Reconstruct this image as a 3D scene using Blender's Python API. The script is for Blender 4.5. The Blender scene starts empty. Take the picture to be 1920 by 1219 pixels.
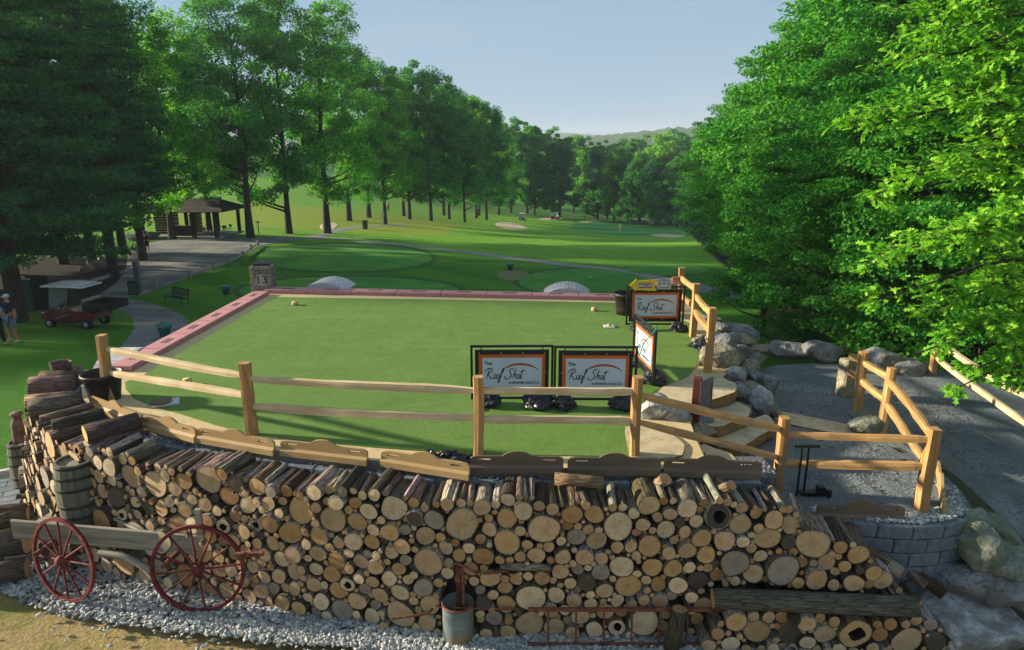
import bpy, bmesh, math, random
import numpy as np
from mathutils import Vector, Matrix, Euler
SC = bpy.context.scene
COL = SC.collection
R = math.radians
# ---------------------------------------------------------------- camera, sky, sun, exposure
CAM_H, FPX, PITCH = 4.0, 1280.0, R(14.6)
cam_data = bpy.data.cameras.new("camera")
cam = bpy.data.objects.new("camera", cam_data); COL.objects.link(cam)
cam_data.sensor_width = 36.0; cam_data.lens = 36.0 * FPX / 1920.0
cam_data.clip_start = 0.1; cam_data.clip_end = 6000
cam.location = (0, 0, CAM_H); cam.rotation_euler = (math.pi / 2 - PITCH, 0, 0)
SC.camera = cam
SUN_AZ = (-0.985, 0.17)      # horizontal direction towards the sun
SUN_EL = R(16)
world = bpy.data.worlds.new("World"); SC.world = world; world.use_nodes = True
nt = world.node_tree; bg = nt.nodes["Background"]
sky = nt.nodes.new("ShaderNodeTexSky"); sky.sky_type = 'NISHITA'; sky.sun_disc = False
sky.sun_elevation = SUN_EL; sky.sun_rotation = math.atan2(SUN_AZ[0], SUN_AZ[1])
sky.air_density = 1.0; sky.dust_density = 0.2; sky.ozone_density = 2.5; sky.altitude = 100
veil = nt.nodes.new("ShaderNodeMix"); veil.data_type = 'RGBA'; veil.inputs[0].default_value = 0.92   # thin even cloud veil
nt.links.new(sky.outputs[0], veil.inputs[6]); tcw = nt.nodes.new("ShaderNodeTexCoord"); mpw = nt.nodes.new("ShaderNodeMapping"); mpw.inputs["Scale"].default_value = (1.2, 1.2, 5.5)
nzw = nt.nodes.new("ShaderNodeTexNoise"); nzw.inputs["Scale"].default_value = 1.7; nzw.inputs["Detail"].default_value = 4
rmw = nt.nodes.new("ShaderNodeValToRGB"); rmw.color_ramp.elements[0].position = .36; rmw.color_ramp.elements[0].color = (.82, 1.22, 1.66, 1); rmw.color_ramp.elements[1].position = .68; rmw.color_ramp.elements[1].color = (1.02, 1.32, 1.64, 1)
nt.links.new(tcw.outputs["Generated"], mpw.inputs[0]); nt.links.new(mpw.outputs[0], nzw.inputs["Vector"]); nt.links.new(nzw.outputs[0], rmw.inputs[0]); nt.links.new(rmw.outputs[0], veil.inputs[7])
nt.links.new(veil.outputs[2], bg.inputs[0]); bg.inputs[1].default_value = 0.15
sl = bpy.data.lights.new("sun", 'SUN'); sl.energy = 4.9; sl.angle = R(2.0); sl.color = (1.0, 0.89, 0.70)
sun = bpy.data.objects.new("sun", sl); COL.objects.link(sun)
sdir = Vector((SUN_AZ[0], SUN_AZ[1], 0)).normalized() * math.cos(SUN_EL) + Vector((0, 0, math.sin(SUN_EL)))
sun.rotation_euler = sdir.to_track_quat('Z', 'Y').to_euler(); sun.location = (-30, 10, 30)
SC.view_settings.view_transform = 'Standard'; SC.view_settings.look = 'None'
SC.view_settings.exposure = 1.25; SC.view_settings.gamma = 1.0
SC.render.engine = 'CYCLES'
try:
    SC.cycles.use_denoising = True; SC.cycles.denoiser = 'OPENIMAGEDENOISE'
except Exception: pass
SC.cycles.max_bounces = 6; SC.cycles.diffuse_bounces = 3; SC.cycles.glossy_bounces = 2
SC.cycles.transparent_max_bounces = 4; SC.cycles.transmission_bounces = 3

# ---------------------------------------------------------------- helpers
def ray(u, v):
    x = (u - 960) / FPX; y = (v - 609.5) / FPX
    return Vector((x, math.cos(PITCH) - y * math.sin(PITCH), -math.sin(PITCH) - y * math.cos(PITCH)))
def A(u, v, z):
    d = ray(u, v); t = (z - CAM_H) / d.z
    return Vector((d.x * t, d.y * t, z))
def AY(u, v, Y):
    d = ray(u, v); t = Y / d.y
    return Vector((d.x * t, Y, CAM_H + d.z * t))
def hexc(h, k=1.0):
    h = h.lstrip('#'); c = [int(h[i:i + 2], 16) / 255 for i in (0, 2, 4)]
    return tuple(k * (x / 12.92 if x <= .04045 else ((x + .055) / 1.055) ** 2.4) for x in c) + (1,)
def tag(o, label=None, cat=None, group=None, kind=None):
    if label: o["label"] = label
    if cat: o["category"] = cat
    if group: o["group"] = group
    if kind: o["kind"] = kind
    return o
def empty(name, loc=(0, 0, 0), rz=0.0, label=None, cat=None, group=None):
    o = bpy.data.objects.new(name, None); COL.objects.link(o)
    o.location = loc; o.rotation_euler = (0, 0, rz); o.empty_display_size = .1
    return tag(o, label, cat, group)
class MB:
    """collects shapes; build() links them as one mesh object"""
    def __init__(s): s.v = []; s.f = []; s.m = []; s.sm = []
    def add(s, vs, fs, mi=0, smooth=False):
        b = len(s.v); s.v += [tuple(p) for p in vs]
        for f in fs: s.f.append(tuple(b + i for i in f)); s.m.append(mi); s.sm.append(smooth)
        return s
    def box(s, c, d, rot=None, mi=0, bev=0.0):
        x, y, z = d[0] / 2, d[1] / 2, d[2] / 2
        if bev > 0:
            b = min(bev, x * .45, y * .45, z * .45); P = []
            for sz in (-1, 1):
                P.append([(sx * (x - b), sy * (y - b), sz * z) for sx, sy in ((-1, -1), (1, -1), (1, 1), (-1, 1))])
            mid = []
            for sz in (-1, 1):
                mid.append([(-x, -y + b, sz * (z - b)), (-x + b, -y, sz * (z - b)), (x - b, -y, sz * (z - b)), (x, -y + b, sz * (z - b)), (x, y - b, sz * (z - b)), (x - b, y, sz * (z - b)), (-x + b, y, sz * (z - b)), (-x, y - b, sz * (z - b))])
            vs = P[0] + mid[0] + mid[1] + P[1]
            fs = [(3, 2, 1, 0), (20, 21, 22, 23)]
            fs += [(4 + i, 4 + (i + 1) % 8, 12 + (i + 1) % 8, 12 + i) for i in range(8)]
            fs += [(0, 1, 6, 5), (1, 7, 6), (1, 2, 8, 7), (2, 9, 8), (2, 3, 10, 9), (3, 11, 10), (3, 0, 4, 11), (0, 5, 4)]
            fs += [(20, 13, 14, 21), (21, 14, 15), (21, 15, 16, 22), (22, 16, 17), (22, 17, 18, 23), (23, 18, 19), (23, 19, 12, 20), (20, 12, 13)]
        else:
            vs = [(a, b_, c_) for c_ in (-z, z) for a, b_ in ((-x, -y), (x, -y), (x, y), (-x, y))]
            fs = [(3, 2, 1, 0), (4, 5, 6, 7), (0, 1, 5, 4), (1, 2, 6, 5), (2, 3, 7, 6), (3, 0, 4, 7)]
        M = Matrix.Translation(Vector(c)) @ (rot.to_4x4() if rot is not None else Matrix.Identity(4))
        return s.add([M @ Vector(p) for p in vs], fs, mi)
    def tube(s, pts, rad, n=8, mi=0, cap=True, smooth=True):
        pts = [Vector(p) for p in pts]
        if not hasattr(rad, '__len__'): rad = [rad] * len(pts)
        rings = []; up = Vector((0.13, 0.21, 1)).normalized()
        for i, p in enumerate(pts):
            t = (pts[min(i + 1, len(pts) - 1)] - pts[max(i - 1, 0)])
            t = t.normalized() if t.length > 1e-9 else Vector((0, 0, 1))
            a = t.cross(up)
            if a.length < .05: a = t.cross(Vector((1, 0, 0)))
            a.normalize(); b = t.cross(a)
            rings.append([p + (a * math.cos(k * 2 * math.pi / n) + b * math.sin(k * 2 * math.pi / n)) * rad[i] for k in range(n)])
        vs = [q for r_ in rings for q in r_]; fs = []
        for i in range(len(pts) - 1):
            for k in range(n):
                fs.append((i * n + k, i * n + (k + 1) % n, (i + 1) * n + (k + 1) % n, (i + 1) * n + k))
        s.add(vs, fs, mi, smooth)
        if cap:
            s.add(rings[0], [tuple(range(n))], mi); s.add(rings[-1], [tuple(reversed(range(n)))], mi)
        return s
    def lathe(s, prof, c=(0, 0, 0), n=20, mi=0, smooth=True, M=None):
        c = Vector(c); vs = []; fs = []
        for r_, z in prof:
            for k in range(n):
                p = Vector((r_ * math.cos(k * 2 * math.pi / n), r_ * math.sin(k * 2 * math.pi / n), z))
                vs.append((M @ p if M else p) + c)
        for i in range(len(prof) - 1):
            for k in range(n):
                fs.append((i * n + k, i * n + (k + 1) % n, (i + 1) * n + (k + 1) % n, (i + 1) * n + k))
        return s.add(vs, fs, mi, smooth)
    def prism(s, poly, z0, z1, mi=0, top_mi=None):
        n = len(poly)
        vs = [(p[0], p[1], z0) for p in poly] + [(p[0], p[1], z1) for p in poly]
        s.add(vs, [(i, (i + 1) % n, n + (i + 1) % n, n + i) for i in range(n)] + [tuple(reversed(range(n)))], mi)
        return s.add(vs[n:], [tuple(range(n))], mi if top_mi is None else top_mi)
    def extr(s, poly, M, d, mi=0):
        """poly in local XZ plane extruded +-d/2 along local Y, placed by M"""
        n = len(poly)
        vs = [M @ Vector((p[0], -d / 2, p[1])) for p in poly] + [M @ Vector((p[0], d / 2, p[1])) for p in poly]
        return s.add(vs, [tuple(range(n)), tuple(range(2 * n - 1, n - 1, -1))] + [(i, n + i, n + (i + 1) % n, (i + 1) % n) for i in range(n)], mi)
    def mesh(s, name, mats):
        me = bpy.data.meshes.new(name); me.from_pydata(s.v, [], s.f)
        for m in (mats if isinstance(mats, (list, tuple)) else [mats]): me.materials.append(m)
        me.polygons.foreach_set("material_index", s.m); me.polygons.foreach_set("use_smooth", s.sm)
        me.update(); return me
    def build(s, name, mats, parent=None, loc=None, **kw):
        o = bpy.data.objects.new(name, s.mesh(name, mats)); COL.objects.link(o)
        if parent is not None: o.parent = parent
        if loc is not None: o.location = loc
        return tag(o, **kw)
def rel(o, parent):
    """parent a world-space object to an unrotated parent, keeping its place"""
    o.parent = parent; o.location = o.location - parent.location; return o
def np_mesh(name, V, F, mat, smooth=False):
    me = bpy.data.meshes.new(name); V = np.asarray(V, dtype=np.float32); F = np.asarray(F, dtype=np.int32)
    k = F.shape[1]; me.vertices.add(len(V)); me.vertices.foreach_set("co", V.ravel())
    me.loops.add(F.size); me.loops.foreach_set("vertex_index", F.ravel())
    me.polygons.add(len(F)); me.polygons.foreach_set("loop_start", np.arange(0, F.size, k, dtype=np.int32))
    if mat: me.materials.append(mat)
    me.update(calc_edges=True)
    me.polygons.foreach_set("use_smooth", np.full(len(F), smooth))
    return me
def link(name, me, parent=None, loc=None, **kw):
    o = bpy.data.objects.new(name, me); COL.objects.link(o)
    if parent is not None: o.parent = parent
    if loc is not None: o.location = loc
    return tag(o, **kw)
def copy_tree(o, parent=None):
    c = o.copy(); COL.objects.link(c)
    if parent is not None: c.parent = parent
    for ch in list(o.children): copy_tree(ch, c)
    return c
def color_attr(me, name, cols):
    at = me.attributes.new(name, 'FLOAT_COLOR', 'POINT'); at.data.foreach_set("color", np.asarray(cols, dtype=np.float32).ravel())
def vec_attr(me, name, vs):
    at = me.attributes.new(name, 'FLOAT_VECTOR', 'POINT'); at.data.foreach_set("vector", np.asarray(vs, dtype=np.float32).ravel())

# ---------------------------------------------------------------- materials
def newmat(name):
    m = bpy.data.materials.new(name); m.use_nodes = True
    return m, m.node_tree, m.node_tree.nodes["Principled BSDF"]
def N(t, kind, **kw):
    n = t.nodes.new(kind)
    for k, v in kw.items(): setattr(n, k, v)
    return n
def ramp(t, fac, stops):
    r = N(t, "ShaderNodeValToRGB"); e = r.color_ramp.elements
    while len(e) < len(stops): e.new(0.5)
    for el, (p, c) in zip(e, stops): el.position = p; el.color = c
    t.links.new(fac, r.inputs[0]); return r.outputs[0]
def mixc(t, fac, a, b, mode='MIX'):
    m = N(t, "ShaderNodeMix", data_type='RGBA', blend_type=mode)
    for i, x in ((0, fac), (6, a), (7, b)):
        if hasattr(x, 'links') or hasattr(x, 'is_linked'): t.links.new(x, m.inputs[i])
        else: m.inputs[i].default_value = x
    return m.outputs[2]
def coords(t, kind='Object', scale=(1, 1, 1)):
    if kind == 'World': o = N(t, "ShaderNodeNewGeometry").outputs["Position"]
    elif kind == 'loc': o = N(t, "ShaderNodeAttribute", attribute_name="loc").outputs["Vector"]
    else: o = N(t, "ShaderNodeTexCoord").outputs["Object"]
    mp = N(t, "ShaderNodeMapping"); mp.inputs["Scale"].default_value = scale
    t.links.new(o, mp.inputs[0]); return mp.outputs[0]
def noise(t, co, scale, detail=4, rough=.55):
    n = N(t, "ShaderNodeTexNoise"); n.inputs["Scale"].default_value = scale; n.inputs["Detail"].default_value = detail; n.inputs["Roughness"].default_value = rough
    t.links.new(co, n.inputs["Vector"]); return n.outputs[0]
def bump(t, b, h, strength, dist=.02):
    n = N(t, "ShaderNodeBump"); n.inputs["Strength"].default_value = strength; n.inputs["Distance"].default_value = dist
    t.links.new(h, n.inputs["Height"]); t.links.new(n.outputs[0], b.inputs["Normal"])
def M(name, c1, c2=None, scale=6, rough=.8, bmp=.25, kind='Object', stretch=(1, 1, 1), metal=0, c3=None, big=None, dist=.02, spec=.3, rnd=0.0):
    m, t, b = newmat(name)
    b.inputs["Roughness"].default_value = rough; b.inputs["Metallic"].default_value = metal; b.inputs["Specular IOR Level"].default_value = spec
    c1 = hexc(c1) if isinstance(c1, str) else c1
    if c2 is None:
        c2 = tuple(x * .82 for x in c1[:3]) + (1,)
    else: c2 = hexc(c2) if isinstance(c2, str) else c2
    co = coords(t, kind, stretch); n = noise(t, co, scale)
    st = [(.32, c2), (.68, c1)]
    if c3: st = [(.28, c2), (.5, c1), (.74, hexc(c3) if isinstance(c3, str) else c3)]
    col = ramp(t, n, st)
    if big:
        n2 = noise(t, coords(t, kind), big[0], 3); col = mixc(t, ramp(t, n2, [(.4, (0, 0, 0, 1)), (.62, (1, 1, 1, 1))]), col, hexc(big[1]) if isinstance(big[1], str) else big[1])
    if rnd:
        oi = N(t, "ShaderNodeObjectInfo"); hs = N(t, "ShaderNodeHueSaturation")
        mr = N(t, "ShaderNodeMapRange"); mr.inputs[3].default_value = 1 - rnd; mr.inputs[4].default_value = 1 + rnd
        t.links.new(oi.outputs["Random"], mr.inputs[0]); t.links.new(mr.outputs[0], hs.inputs["Value"]); t.links.new(col, hs.inputs["Color"]); col = hs.outputs[0]
    t.links.new(col, b.inputs["Base Color"])
    if bmp: bump(t, b, n, bmp, dist)
    return m
def leafmat(name, dark, mid, light, trans=.35):
    m, t, b = newmat(name)
    g = N(t, "ShaderNodeNewGeometry"); oi = N(t, "ShaderNodeObjectInfo")
    n = noise(t, coords(t, 'World'), .35, 2)
    ad = N(t, "ShaderNodeMath", operation='MULTIPLY_ADD'); t.links.new(n, ad.inputs[0]); ad.inputs[1].default_value = .55
    md = N(t, "ShaderNodeMath", operation='MULTIPLY'); t.links.new(g.outputs["Random Per Island"], md.inputs[0]); md.inputs[1].default_value = .5
    t.links.new(md.outputs[0], ad.inputs[2])
    a2 = N(t, "ShaderNodeMath", operation='MULTIPLY_ADD'); t.links.new(oi.outputs["Random"], a2.inputs[0]); a2.inputs[1].default_value = .3; t.links.new(ad.outputs[0], a2.inputs[2])
    col = ramp(t, a2.outputs[0], [(.25, hexc(dark)), (.6, hexc(mid)), (1.0, hexc(light))])
    t.links.new(col, b.inputs["Base Color"]); b.inputs["Roughness"].default_value = .6; b.inputs["Specular IOR Level"].default_value = .2
    tr = N(t, "ShaderNodeBsdfTranslucent"); t.links.new(mixc(t, 1.0, col, (1.0, 1.15, .35, 1), 'MULTIPLY'), tr.inputs[0])
    mx = N(t, "ShaderNodeMixShader"); mx.inputs[0].default_value = trans
    t.links.new(b.outputs[0], mx.inputs[1]); t.links.new(tr.outputs[0], mx.inputs[2])
    t.links.new(mx.outputs[0], t.nodes["Material Output"].inputs[0])
    return m
MT = {}
# ---------------------------------------------------------------- terrain
TP = np.array([(-6, 5, -2.05), (0, 5, -2.05), (5, 5, -2.1), (12, 5, -2.3), (-9, 9, -2.0), (-14, 9, -2.1), (-13, 13, -2.3), (-14, 18, -2.6), (-17, 24, -2.9), (-25, 26, -2.9), (-10, 24, -3.0),
    (0, 12, -2.6), (0, 24, -3.5), (7, 24, -3.4), (11.8, 12, -.95), (15, 14, -1.0), (13.5, 8, -1.5), (5, 13, -2.5), (8.5, 15.5, -2.2), (20, 24, -2.8), (20, 40, -4.2), (-19, 37, -4.4), (-10, 37, -4.3), (0, 37, -4.4), (10, 37, -4.6), (-30, 45, -4.5), (-45, 45, -4.5),
    (0, 60, -5.6), (-25, 60, -4.9), (-50, 65, -4.9), (12, 60, -5.8), (30, 60, -5.5), (10, 80, -7.4), (-10, 80, -6.6), (-40, 90, -5.6), (-25, 115, -7.0), (0, 115, -9.6), (18, 115, -10.6), (40, 110, -9),
    (10, 165, -13.4), (30, 160, -14.6), (-10, 165, -11.8), (-42, 165, -6.0), (-70, 200, -3.0), (30, 220, -18), (60, 165, -15), (-15, 230, -13), (-60, 120, -4.5), (-90, 90, -4), (-90, 200, -1), (80, 100, -8), (100, 250, -18), (-100, 300, 2), (0, 320, -19), (60, 320, -20)], dtype=float)
def tps_fit(P, lam=2.0):
    n = len(P); X = P[:, :2] / 50.0; d = ((X[:, None] - X[None]) ** 2).sum(-1)
    K = np.where(d > 1e-12, d * np.log(d + 1e-12) * .5, 0) + np.eye(n) * lam * 1e-3
    Q = np.hstack([np.ones((n, 1)), X]); Am = np.zeros((n + 3, n + 3)); Am[:n, :n] = K; Am[:n, n:] = Q; Am[n:, :n] = Q.T
    return X, np.linalg.solve(Am, np.concatenate([P[:, 2], np.zeros(3)]))
_TX, _TW = tps_fit(TP)
def H_arr(x, y):
    x = np.clip(np.asarray(x, float), -110, 110) / 50; y = np.clip(np.asarray(y, float), -2, 330) / 50
    d = (x[..., None] - _TX[:, 0]) ** 2 + (y[..., None] - _TX[:, 1]) ** 2
    k = np.where(d > 1e-12, d * np.log(d + 1e-12) * .5, 0)
    return k @ _TW[:-3] + _TW[-3] + _TW[-2] * x + _TW[-1] * y
def H(x, y): return float(H_arr(np.array([x]), np.array([y]))[0])
def G(u, v, lift=0.0):
    """point of the terrain seen along the view direction of pixel (u, v)"""
    d = ray(u, v); Y = np.concatenate([np.arange(4, 60, .25), np.arange(60, 330, .6)]); t = Y / d.y
    z = CAM_H + d.z * t; h = H_arr(d.x * t, Y); b = np.nonzero(z <= h)[0]
    if len(b) == 0: i = len(Y) - 1; return Vector((d.x * t[i], Y[i], h[i] + lift))
    i = b[0]
    if i == 0: return Vector((d.x * t[0], Y[0], h[0] + lift))
    a = (z[i - 1] - h[i - 1]) / max(1e-9, (z[i - 1] - h[i - 1]) - (z[i] - h[i])); yy = Y[i - 1] + a * (Y[i] - Y[i - 1]); tt = yy / d.y
    return Vector((d.x * tt, yy, H(d.x * tt, yy) + lift))
def axis_lines(lo, hi, d0, d1, dense, g=1.09):
    a = list(np.arange(d0, d1 + 1e-6, dense)); s = dense; x = a[-1]
    while x < hi: s *= g; x += s; a.append(x)
    s = dense; x = a[0]
    while x > lo: s *= g; x -= s; a.insert(0, x)
    return np.array(a)
gx = axis_lines(-700, 700, -16, 12, .4); gy = axis_lines(-30, 1100, 3, 24, .4)
GX, GY = np.meshgrid(gx, gy); GZ = H_arr(GX, GY)
rs = np.random.RandomState(5)
n_, m_ = GX.shape
Vg = np.stack([GX, GY, GZ], -1).reshape(-1, 3)
idx = np.arange(n_ * m_).reshape(n_, m_)
Fg = np.stack([idx[:-1, :-1], idx[:-1, 1:], idx[1:, 1:], idx[1:, :-1]], -1).reshape(-1, 4)
# zones: r bare dirt, g woodland floor, b dry long grass
def sst(a, b, x): t = np.clip((x - a) / (b - a), 0, 1); return t * t * (3 - 2 * t)
x_, y_ = Vg[:, 0], Vg[:, 1]
dirt = 1 - sst(10.2, 12.2, y_ + .35 * np.minimum(x_ + 9, 0))
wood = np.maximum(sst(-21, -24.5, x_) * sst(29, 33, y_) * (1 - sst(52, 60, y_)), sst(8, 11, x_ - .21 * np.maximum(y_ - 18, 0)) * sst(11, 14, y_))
far_dark = sst(170, 182, y_) * sst(-20, -8, x_)
dry = sst(84, 92, y_) * (1 - sst(118, 130, y_)) * (1 - sst(-14, -4, x_)) * sst(-60, -45, x_)
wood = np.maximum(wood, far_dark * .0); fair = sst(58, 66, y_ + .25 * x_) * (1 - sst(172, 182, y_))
def ground_mat():
    m, t, b = newmat("meadow_and_dirt"); co = coords(t, 'World'); at = N(t, "ShaderNodeAttribute", attribute_name="zone"); sp = N(t, "ShaderNodeSeparateColor"); t.links.new(at.outputs["Color"], sp.inputs[0])
    n1 = noise(t, co, .9, 6, .65); n2 = noise(t, co, 14, 5, .7); n3 = noise(t, co, .12, 3)
    g = ramp(t, n1, [(.3, hexc('#1f4513')), (.5, hexc('#30611b')), (.72, hexc('#497525'))])
    g = mixc(t, .35, g, ramp(t, noise(t, co, 48, 4, .75), [(.35, hexc('#143208')), (.65, hexc('#5f9a22'))]))
    g = mixc(t, .45, g, ramp(t, n2, [(.3, hexc('#173a06')), (.7, hexc('#579016'))]))
    mo = N(t, "ShaderNodeTexWave", wave_type='BANDS', bands_direction='DIAGONAL'); mo.inputs["Scale"].default_value = .09; mo.inputs["Distortion"].default_value = 1.5; t.links.new(co, mo.inputs[0])
    g = mixc(t, ramp(t, mo.outputs[1], [(.35, (0, 0, 0, 1)), (.65, (.3, .3, .3, 1))]), g, hexc('#5c8f22'))
    d = ramp(t, noise(t, co, 22, 6, .75), [(.3, hexc('#75623f')), (.5, hexc('#a08a5c')), (.72, hexc('#bda977'))])
    d = mixc(t, ramp(t, noise(t, co, 1.3, 5, .7), [(.47, (0, 0, 0, 1)), (.66, (.75, .75, .75, 1))]), d, hexc('#6a7130'))
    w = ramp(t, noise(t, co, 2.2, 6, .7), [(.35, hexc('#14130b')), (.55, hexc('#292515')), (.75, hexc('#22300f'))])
    dr = ramp(t, n2, [(.3, hexc('#5f7a1c')), (.7, hexc('#9aa63e'))])
    def edge(ch):
        ma = N(t, "ShaderNodeMath", operation='MULTIPLY_ADD'); t.links.new(noise(t, co, 2.4, 5, .7), ma.inputs[0]); ma.inputs[1].default_value = .8; 
        sb = N(t, "ShaderNodeMath", operation='SUBTRACT'); t.links.new(sp.outputs[ch], sb.inputs[0]); sb.inputs[1].default_value = .4; t.links.new(sb.outputs[0], ma.inputs[2])
        return ramp(t, ma.outputs[0], [(.4, (0, 0, 0, 1)), (.58, (1, 1, 1, 1))])
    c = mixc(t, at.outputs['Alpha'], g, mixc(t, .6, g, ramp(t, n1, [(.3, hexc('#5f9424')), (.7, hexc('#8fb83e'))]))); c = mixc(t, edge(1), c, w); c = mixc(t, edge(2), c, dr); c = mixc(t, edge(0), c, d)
    t.links.new(c, b.inputs["Base Color"]); b.inputs["Roughness"].default_value = .95; b.inputs["Specular IOR Level"].default_value = .1
    bump(t, b, n2, .5, .05); return m
MT['ground'] = ground_mat()
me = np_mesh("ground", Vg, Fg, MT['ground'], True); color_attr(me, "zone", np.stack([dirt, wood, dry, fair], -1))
link("ground", me, kind="structure")
def gnd_sheet(name, mat, px, dz=.03, rings=9, world=False, smooth_n=3, kind="structure", parent=None):
    P = [Vector((p[0], p[1], 0)) if world else G(*p) for p in px]
    for _ in range(smooth_n):
        P = [q for i, p in enumerate(P) for q in (p * .75 + P[(i + 1) % len(P)] * .25, p * .25 + P[(i + 1) % len(P)] * .75)] if len(P) < 90 else P
    c = sum(P, Vector()) / len(P); n = len(P); V = []; F = []
    for r_ in range(rings + 1):
        for p in P:
            q = c.lerp(p, r_ / rings); V.append((q.x, q.y, 0))
    V = np.array(V); V[:, 2] = H_arr(V[:, 0], V[:, 1]) + dz
    V[n * rings:, 2] -= dz * .9
    F = [(r_ * n + i, r_ * n + (i + 1) % n, (r_ + 1) * n + (i + 1) % n, (r_ + 1) * n + i) for r_ in range(rings) for i in range(n)]
    return link(name, np_mesh(name, V, np.array(F), mat, True), kind=kind, parent=parent)
def gnd_ribbon(name, mat, px, width, dz=.035):
    P = [G(*p) for p in px]
    for _ in range(3):
        Q = [P[0]]
        for a, b in zip(P, P[1:]): Q += [a * .75 + b * .25, a * .25 + b * .75]
        P = Q + [P[-1]]
    V = []; F = []; k = 5; rr = random.Random(len(px))
    for i, p in enumerate(P):
        t = (P[min(i + 1, len(P) - 1)] - P[max(i - 1, 0)]); t.z = 0; t.normalize(); s = Vector((-t.y, t.x, 0)); w = width * (1 + rr.uniform(-.05, .05))
        for j in range(k + 1):
            q = p + s * w * (j / k - .5); V.append((q.x, q.y, 0 if 0 < j < k else 1))
    V = np.array(V); e = V[:, 2]; V[:, 2] = H_arr(V[:, 0], V[:, 1]) + np.where(e > 0, .004, dz)
    for i in range(len(P) - 1):
        for j in range(k): F.append((i * (k + 1) + j, i * (k + 1) + j + 1, (i + 1) * (k + 1) + j + 1, (i + 1) * (k + 1) + j))
    return link(name, np_mesh(name, V, np.array(F), mat, True), kind="structure")
MT['asphalt'] = M('worn_gravel_asphalt', '#6a6c6c', '#4a4c4e', 7, .95, .3, 'World', big=(.5, '#7d7a72'))
MT['path'] = M('pale_cart_path', '#8d8a84', '#6f6d69', 6, .95, .2, 'World')
MT['sand'] = M('bunker_sand', '#cdbb9c', '#ab9878', 3, .95, .2, 'World')
MT['tee'] = M('mown_tee_grass', '#417d1c', '#356c16', 9, .95, .3, 'World', big=(.4, '#4c8522'))
MT['fringe'] = M('tee_fringe_grass', '#2b5d10', '#1f480a', 9, .95, .4, 'World')
MT['green'] = M('putting_green_grass', '#3a8030', '#347428', 2, .95, .1, 'World')
gnd_sheet("driveway", MT['asphalt'], [(168, 560), (215, 535), (240, 500), (236, 474), (262, 462), (300, 449), (440, 447), (560, 443), (565, 451), (490, 460), (462, 476), (430, 494), (350, 520), (270, 552), (200, 566)], .03)
gnd_ribbon("cart_path", MT['path'], [(520, 449), (600, 447), (640, 448), (720, 456), (800, 464), (880, 473), (960, 484), (1040, 494), (1100, 500), (1170, 508), (1240, 523), (1300, 537), (1380, 556), (1450, 566)], 1.9)
gnd_ribbon("cart_path", MT['path'], [(585, 447), (620, 436), (650, 428), (700, 424), (760, 421)], 1.7)
gnd_ribbon("gravel_path", MT['asphalt'], [(180, 560), (225, 566), (268, 578), (300, 596), (305, 618), (290, 645), (278, 672)], 2.1)
def ell(u, v, a, b, n=14, s=0.0): return [(u + a * math.cos(i * 2 * math.pi / n) + s * math.sin(i * 2 * math.pi / n), v - b * math.sin(i * 2 * math.pi / n)) for i in range(n)]
for (u, v, a, b) in ((645, 484, 172, 27), (655, 546, 215, 28), (1095, 529, 128, 26), (1250, 506, 84, 11)):
    gnd_sheet("tee_fringe", MT['fringe'], ell(u, v, a * 1.05, b * 1.10), .02)
    gnd_sheet("tee_box", MT['tee'], ell(u, v, a, b), .05)
gnd_sheet("putting_green", MT['green'], ell(1200, 425, 135, 17), .05)
for pts in ([(925, 418), (955, 416), (985, 424), (990, 430), (960, 432), (935, 426)], [(1075, 417), (1110, 412), (1150, 413), (1120, 419)], [(1210, 440), (1250, 438), (1296, 444), (1250, 446)], [(597, 424), (612, 416), (640, 420), (625, 432), (605, 432)], [(1005, 410), (1050, 407), (1060, 411), (1020, 413)]):
    gnd_sheet("bunker", MT['sand'], pts, .05)
# far hills
def hill(name, u0, u1, Y, prof, mat, base=-25, depth=260):
    us = np.linspace(u0, u1, 160); V = []; rr = np.random.RandomState(int(Y))
    for j in range(9):
        f = j / 8.0
        for i, u in enumerate(us):
            p = AY(u, np.interp(u, [q[0] for q in prof], [q[1] for q in prof]), Y)
            h = base + (p.z - base) * math.sin(f * math.pi / 2) ** .8 + rr.uniform(-1, 1) * 2.2 * f * Y / 900
            V.append((p.x * (1 + .12 * (f - 1)), Y - depth * (1 - f), h))
    i = np.arange(9 * 160).reshape(9, 160); F = np.stack([i[:-1, :-1], i[:-1, 1:], i[1:, 1:], i[1:, :-1]], -1).reshape(-1, 4)
    return link(name, np_mesh(name, np.array(V), F, mat, True), kind="structure")
MT['hill'] = M('distant_wooded_hill', '#2c5420', '#10300f', .06, .95, .8, 'World', c3='#3f6c2c', dist=6)
hill("hills", 200, 1900, 1500, [(200, 236), (520, 240), (700, 246), (900, 250), (1080, 252), (1300, 256), (1900, 250)], MT['hill'], -60)
hill("hills", 780, 2200, 800, [(780, 300), (1040, 275), (1100, 258), (1180, 248), (1250, 240), (1320, 238), (1500, 225), (2200, 200)], MT['hill'], -40)

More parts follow.
